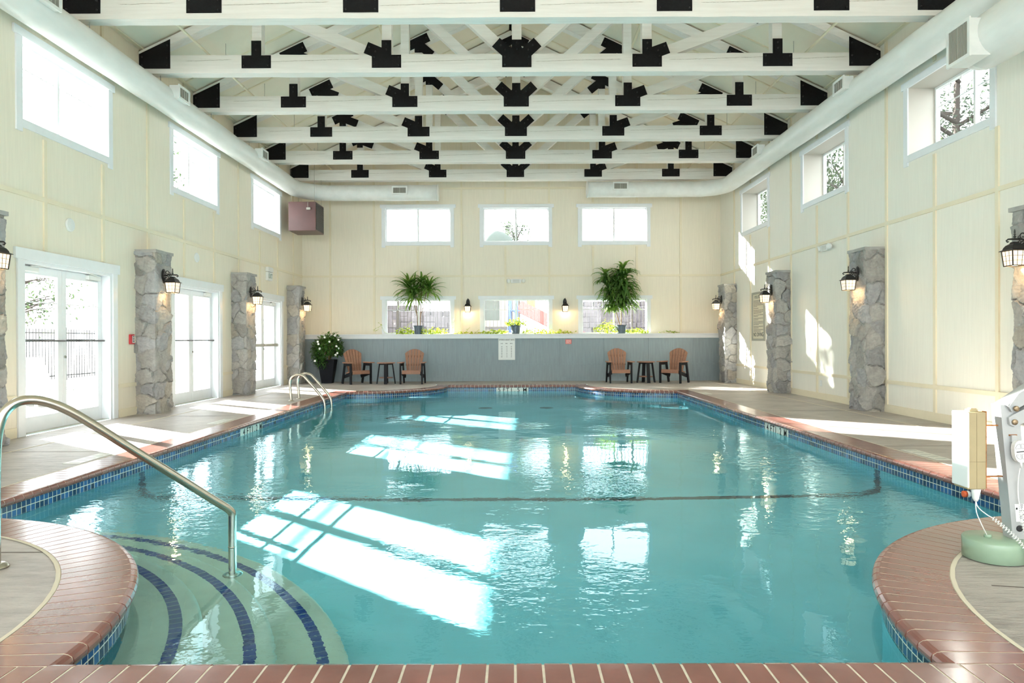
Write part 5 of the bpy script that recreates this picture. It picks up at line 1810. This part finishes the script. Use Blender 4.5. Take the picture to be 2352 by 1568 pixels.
for k in range(2600):
    a = rnd.uniform(0, 2*PI); ph = math.acos(rnd.uniform(-1, 1)); rr = rnd.uniform(0.62, 1.02) * (1 + 0.12 * math.sin(3 * a + 2) * math.sin(4 * ph))
    x = 0.40 * rr * math.sin(ph) * math.cos(a); y = 0.36 * rr * math.sin(ph) * math.sin(a); z = 0.80 + 0.48 * rr * math.cos(ph)
    if x > 0.02 and z < 0.66: continue
    if x > 0: z += 0.06
    if y > 0.42: continue
    leafblade(mb, (x, y, z), math.atan2(y, x) + rnd.uniform(-0.9, 0.9), rnd.uniform(-0.5, 0.9), rnd.uniform(0.08, 0.125), rnd.uniform(0.028, 0.044), rnd.uniform(0.4, 1.3), n=3)
mb.build('foliage', m_bush, t)
for k, (x, y, z) in enumerate(((-0.02, -0.22, 1.21), (-0.18, -0.31, 1.10), (-0.16, -0.33, 1.04), (0.12, -0.3, 1.10), (0.33, -0.2, 1.15), (0.29, -0.25, 0.98), (0.33, -0.2, 0.92), (0.31, -0.24, 0.80), (0.27, -0.27, 0.75), (0.24, -0.2, 1.26), (-0.27, -0.25, 0.60), (-0.12, -0.36, 0.92))):
    mb = MB()
    for q in range(5):
        a = 2 * PI * q / 5 + k
        c = Vector((x, y - 0.02, z))
        d = Vector((math.cos(a), -0.35, math.sin(a))); e = Vector((-math.sin(a), 0, math.cos(a)))
        mb.add([c, c + d * 0.018 + e * 0.014, c + d * 0.036, c + d * 0.018 - e * 0.014], [(0, 1, 2, 3)])
    mb.build('flower', m_petal, t)

# ================================================================ outdoors
m_ground = simple('outdoor_concrete', (0.20, 0.20, 0.19), 0.9, var=0.15, vscale=1)
m_terrace = simple('terrace_gravel', (0.11, 0.105, 0.10), 0.95, var=0.3, vscale=5)
mb = MB()
mb.box(-60, XL - WT, -20, 60, -0.30, -0.04); mb.box(XR + WTR, 60, -20, 60, -0.30, -0.04)
mb.box(XL - WT, XR + WTR, -20, YN - WT, -0.30, -0.04)
g = mb.build('ground', m_ground); tag(g, kind='structure')
mb = MB(); mb.box(XL - WT + 0.01, XR + WTR - 0.01, YF + WT + 0.35, 60, -0.04, 0.95)
g = mb.build('ground_terrace', m_terrace); tag(g, kind='structure')
m_fence = simple('black_fence_paint', (0.012, 0.012, 0.014), 0.5)
def fence(name, a, b, z0, z1, pitch, label, group=None):
    t = empty(name, (a[0], a[1], z0), math.atan2(b[1] - a[1], b[0] - a[0]), label, 'fence', group)
    L_ = math.hypot(b[0] - a[0], b[1] - a[1])
    mb = MB()
    for z in (0.15, z1 - z0 - 0.12, z1 - z0 - 0.32): mb.box(0, L_, -0.014, 0.014, z - 0.018, z + 0.018)
    mb.build('rails', m_fence, t)
    mb = MB(); x = 0.05
    while x < L_: mb.box(x - 0.008, x + 0.008, -0.008, 0.008, 0.05, z1 - z0); x += pitch
    o = mb.build('pickets', m_fence, t)
    x = 0
    while x <= L_ + 0.01:
        mb = MB(); mb.box(x - 0.03, x + 0.03, -0.03, 0.03, 0, z1 - z0 + 0.06); mb.build('post', m_fence, t); x += 2.4
    return t
fence('picket_fence', (-5.9, 21.2), (5.9, 21.2), 0.95, 2.95, 0.115, 'black metal picket fence seen through the lower far windows')
fence('picket_fence', (-13.5, 4.0), (-13.5, 26.0), -0.04, 1.5, 0.13, 'black metal picket fence beyond the glass doors')
# retaining walls of grey blocks
def block_wall(x0, x1, y, z0, f, label, seed):
    t = empty('retaining_wall', ((x0 + x1) / 2, y, z0), 0, label, 'garden wall')
    rnd = random.Random(seed)
    mb = MB(); z = 0
    for k in range(12):
        xa, xb = x0 + (x1 - x0) * k / 12, x0 + (x1 - x0) * (k + 1) / 12
        mb.box(xa - (x0+x1)/2, xb - (x0+x1)/2, 0.12, 0.5, 0, max(0.1, f((xa+xb)/2) - z0 - 0.1))
    while z < 1.8:
        x = x0 - rnd.uniform(0, 0.3)
        while x < x1:
            w = rnd.uniform(0.35, 0.5)
            if z0 + z < f(x + w/2): mb.box(x - (x0+x1)/2, x + w - 0.02 - (x0+x1)/2, rnd.uniform(-0.03, 0.03) + z * 0.12, 0.3 + z * 0.12, z, z + 0.19, b=0.02)
            x += w
        z += 0.205
    o = mb.build('blocks', simple('purple_grey_block', (0.10, 0.095, 0.115), 0.9, var=0.35, vscale=4), t)
block_wall(-5.2, -1.6, 24.5, 0.95, lambda x: 2.35 - 0.10 * (x + 5.2), 'grey block garden wall seen through the lower left far window', 1)
block_wall(2.4, 5.4, 26.0, 0.95, lambda x: 2.45, 'grey block garden wall seen through the lower right far window', 2)
# playground slide
t = empty('playground_slide', (1.2, 25.0, 0.95), 0, 'red slide with blue posts and a yellow panel outside the middle window', 'slide')
m_slide = simple('slide_red', (0.42, 0.075, 0.085), 0.4); m_blue = simple('slide_blue', (0.03, 0.09, 0.28), 0.4); m_yel = simple('slide_yellow', (0.42, 0.34, 0.05), 0.5)
mb = MB()
for s in (-1, 1): mb.beam((-0.95, s * 0.25, 1.40), (1.6, s * 0.25, 0.12), 0.04, 0.42)
mb.beam((-0.95, 0, 1.30), (1.6, 0, 0.06), 0.5, 0.04); mb.build('chute', m_slide, t)
mb = MB(); mb.box(-0.66, -0.34, 0.30, 0.36, 1.2, 1.66); mb.build('panel', m_yel, t)
for x, y in ((-1.05, -0.3), (-1.25, 0.3), (-1.30, -0.3)):
    mb = MB(); mb.tube([(x, y, 0), (x, y, 2.1)], 0.07, 12); mb.build('post', m_blue, t)
mb = MB(); mb.box(-1.3, -0.9, -0.3, 0.3, 1.2, 1.26); mb.build('platform', m_blue, t)
# small cream building
t = empty('outbuilding', (-0.75, 27.5, 0.95), 0, 'cream outbuilding with a dark window outside the middle window', 'building')
mb = MB(); holed(mb, -1.2, 1.0, 0, 3.0, [(-0.35, 0.25, 0.95, 1.9)], lambda u, d, z: (u, 1.6 * d, z)); o = mb.build('wall', simple('outbuilding_cream', (0.30, 0.28, 0.22), 0.8), t)
mb = MB(); mb.box(-0.35, 0.25, 0.3, 0.34, 0.95, 1.9); mb.build('window', simple('dark_green_glass', (0.03, 0.06, 0.05), 0.3), t)
mb = MB(); mb.box(-1.25, 1.05, -0.12, -0.002, 0.62, 0.70); mb.build('ledge', simple('brown_ledge', (0.05, 0.04, 0.035), 0.8), t)
mb = MB(); mb.prism([(-1.3, 3.0), (1.1, 3.0), (1.1, 3.1), (-1.3, 3.1)], 1, -0.2, 1.8); mb.build('roof', simple('outbuilding_roof', (0.10, 0.10, 0.10), 0.8), t)
# parasol beyond the upper middle window
t = empty('parasol', (-0.75, 32.0, 0.95), 0, 'pale green round-topped parasol seen through the upper middle window', 'parasol')
mb = MB(); mb.tube([(0, 0, 0), (0, 0, 5.2)], 0.04, 10); mb.build('pole', m_plastic, t)
mb = MB(); mb.lathe([(1.05, 4.30), (0.98, 4.55), (0.72, 4.90), (0.38, 5.15), (0.02, 5.25)], 0, 0, 28); mb.build('canopy', simple('parasol_cloth', (0.075, 0.095, 0.085), 0.8), t)

def make_tree(seed, H, R, nl, leaf=0.10, label=None, loc=(0, 0, 0), group=None, squash=0.8):
    rnd = random.Random(seed)
    t = empty('tree', loc, 0, label, 'tree', group)
    mb = MB()
    mb.tube([(0, 0, 0), (0.06, 0.02, H * 0.3), (-0.05, 0.05, H * 0.55), (0.02, 0, H * 0.9)], [0.16, 0.12, 0.08, 0.02], 9)
    tips = []
    for k in range(26):
        z0 = H * rnd.uniform(0.3, 0.8); a = rnd.uniform(0, 2*PI)
        q = math.sin(PI * min(1, max(0.15, (z0 / H - 0.2) / 0.8)))
        r = R * q * rnd.uniform(0.7, 1.05)
        e = Vector((r * math.cos(a), r * math.sin(a), z0 + rnd.uniform(0.1, 0.3) * H * 0.5))
        m_ = Vector((0.5 * e.x, 0.5 * e.y, (z0 + e.z) / 2 + 0.1))
        mb.tube([(0, 0, z0), m_, e], [0.045, 0.025, 0.008], 6)
        tips += [e, m_ * 0.4 + e * 0.6, m_]
        for j in range(3):
            f = e + Vector((rnd.uniform(-1, 1), rnd.uniform(-1, 1), rnd.uniform(-0.5, 0.6))) * R * 0.35
            mb.tube([m_ * 0.4 + e * 0.6, f], [0.012, 0.004], 4); tips.append(f)
    mb.build('trunk', m_bark, t)
    mb = MB()
    for k in range(nl):
        c = rnd.choice(tips)
        p = c + Vector((rnd.gauss(0, 1), rnd.gauss(0, 1), rnd.gauss(0, squash))) * R * 0.19
        d = Vector((rnd.uniform(-1, 1), rnd.uniform(-1, 1), rnd.uniform(-1, 1))).normalized()
        e = d.orthogonal().normalized(); s = leaf * rnd.uniform(0.6, 1.2)
        mb.add([p - d * s, p + e * s * 0.45, p + d * s, p - e * s * 0.45], [(0, 1, 2, 3)])
    mb.build('foliage', m_tree, t)
    return t
G_ = 'trees outside the right windows'
ta = make_tree(1, 8.8, 2.5, 21000, leaf=0.062, label='leafy tree outside the nearest upper right window', loc=(10.6, 16.3, -0.04), group=G_)
ta.scale = (1.0, 1.0, 1.28)
tbb = copy_tree(ta); tbb.location = (11.4, 23.6, -0.04); tbb.rotation_euler = (0, 0, 2.0); tag(tbb, 'leafy tree outside the second upper right window')
tc = copy_tree(ta); tc.location = (12.2, 31.0, -0.04); tc.rotation_euler = (0, 0, 4.1); tag(tc, 'leafy tree outside the farthest upper right window')
make_tree(5, 6.9, 0.75, 1500, 0.09, 'narrow tree seen through the upper middle window', (0.25, 36.0, 0.95))
make_tree(7, 11.4, 1.15, 1100, 0.12, 'sparse tree beyond the far left corner of the building', (-15.4, 28.5, -0.04))
make_tree(8, 4.6, 2.0, 900, 0.08, 'low spreading tree beyond the first glass door', (-19.0, 26.0, -0.04))

# sun loungers on the patio beyond the first door
def make_lounger():
    t = empty('sun_lounger')
    mb = MB()
    for s in (-1, 1): mb.beam((s * 0.3, -0.9, 0.32), (s * 0.3, 0.5, 0.32), 0.04, 0.04); mb.beam((s * 0.3, 0.45, 0.32), (s * 0.3, 1.0, 0.85), 0.04, 0.04)
    mb.build('frame', m_plastic, t)
    for x, y in ((-0.3, -0.7), (0.3, -0.7), (-0.3, 0.45), (0.3, 0.45)):
        mb = MB(); mb.beam((x, y, 0), (x, y, 0.32), 0.04, 0.04, up=(0, 1, 0)); mb.build('leg', m_plastic, t)
    mb = MB(); mb.beam((0, -0.9, 0.335), (0, 0.5, 0.335), 0.54, 0.012); mb.beam((0, 0.45, 0.335), (0, 1.0, 0.865), 0.54, 0.012); mb.build('sling', simple('lounger_sling', (0.10, 0.13, 0.14), 0.8), t)
    return t
l0 = make_lounger()
for i, (x, y, l) in enumerate(((-8.6, 12.6, 'sun lounger outside the first glass door, nearest the glass'), (-9.7, 13.6, 'middle sun lounger outside the first glass door'), (-10.8, 14.6, 'sun lounger outside the first glass door, farthest from the glass'))):
    o = l0 if i == 0 else copy_tree(l0)
    o.location = (x, y, -0.04); o.rotation_euler = (0, 0, 0.9); tag(o, l, 'sun lounger', 'sun loungers on the patio')

# lettering becomes plain mesh
bpy.context.view_layer.update()
_dg = bpy.context.evaluated_depsgraph_get()
for o in TEXTS:
    me = bpy.data.meshes.new_from_object(o.evaluated_get(_dg))
    n = bpy.data.objects.new('lettering', me); COL.objects.link(n)
    n.parent = o.parent; n.location = o.location; n.rotation_euler = o.rotation_euler; n.scale = o.scale
for o in TEXTS: bpy.data.objects.remove(o, do_unlink=True)
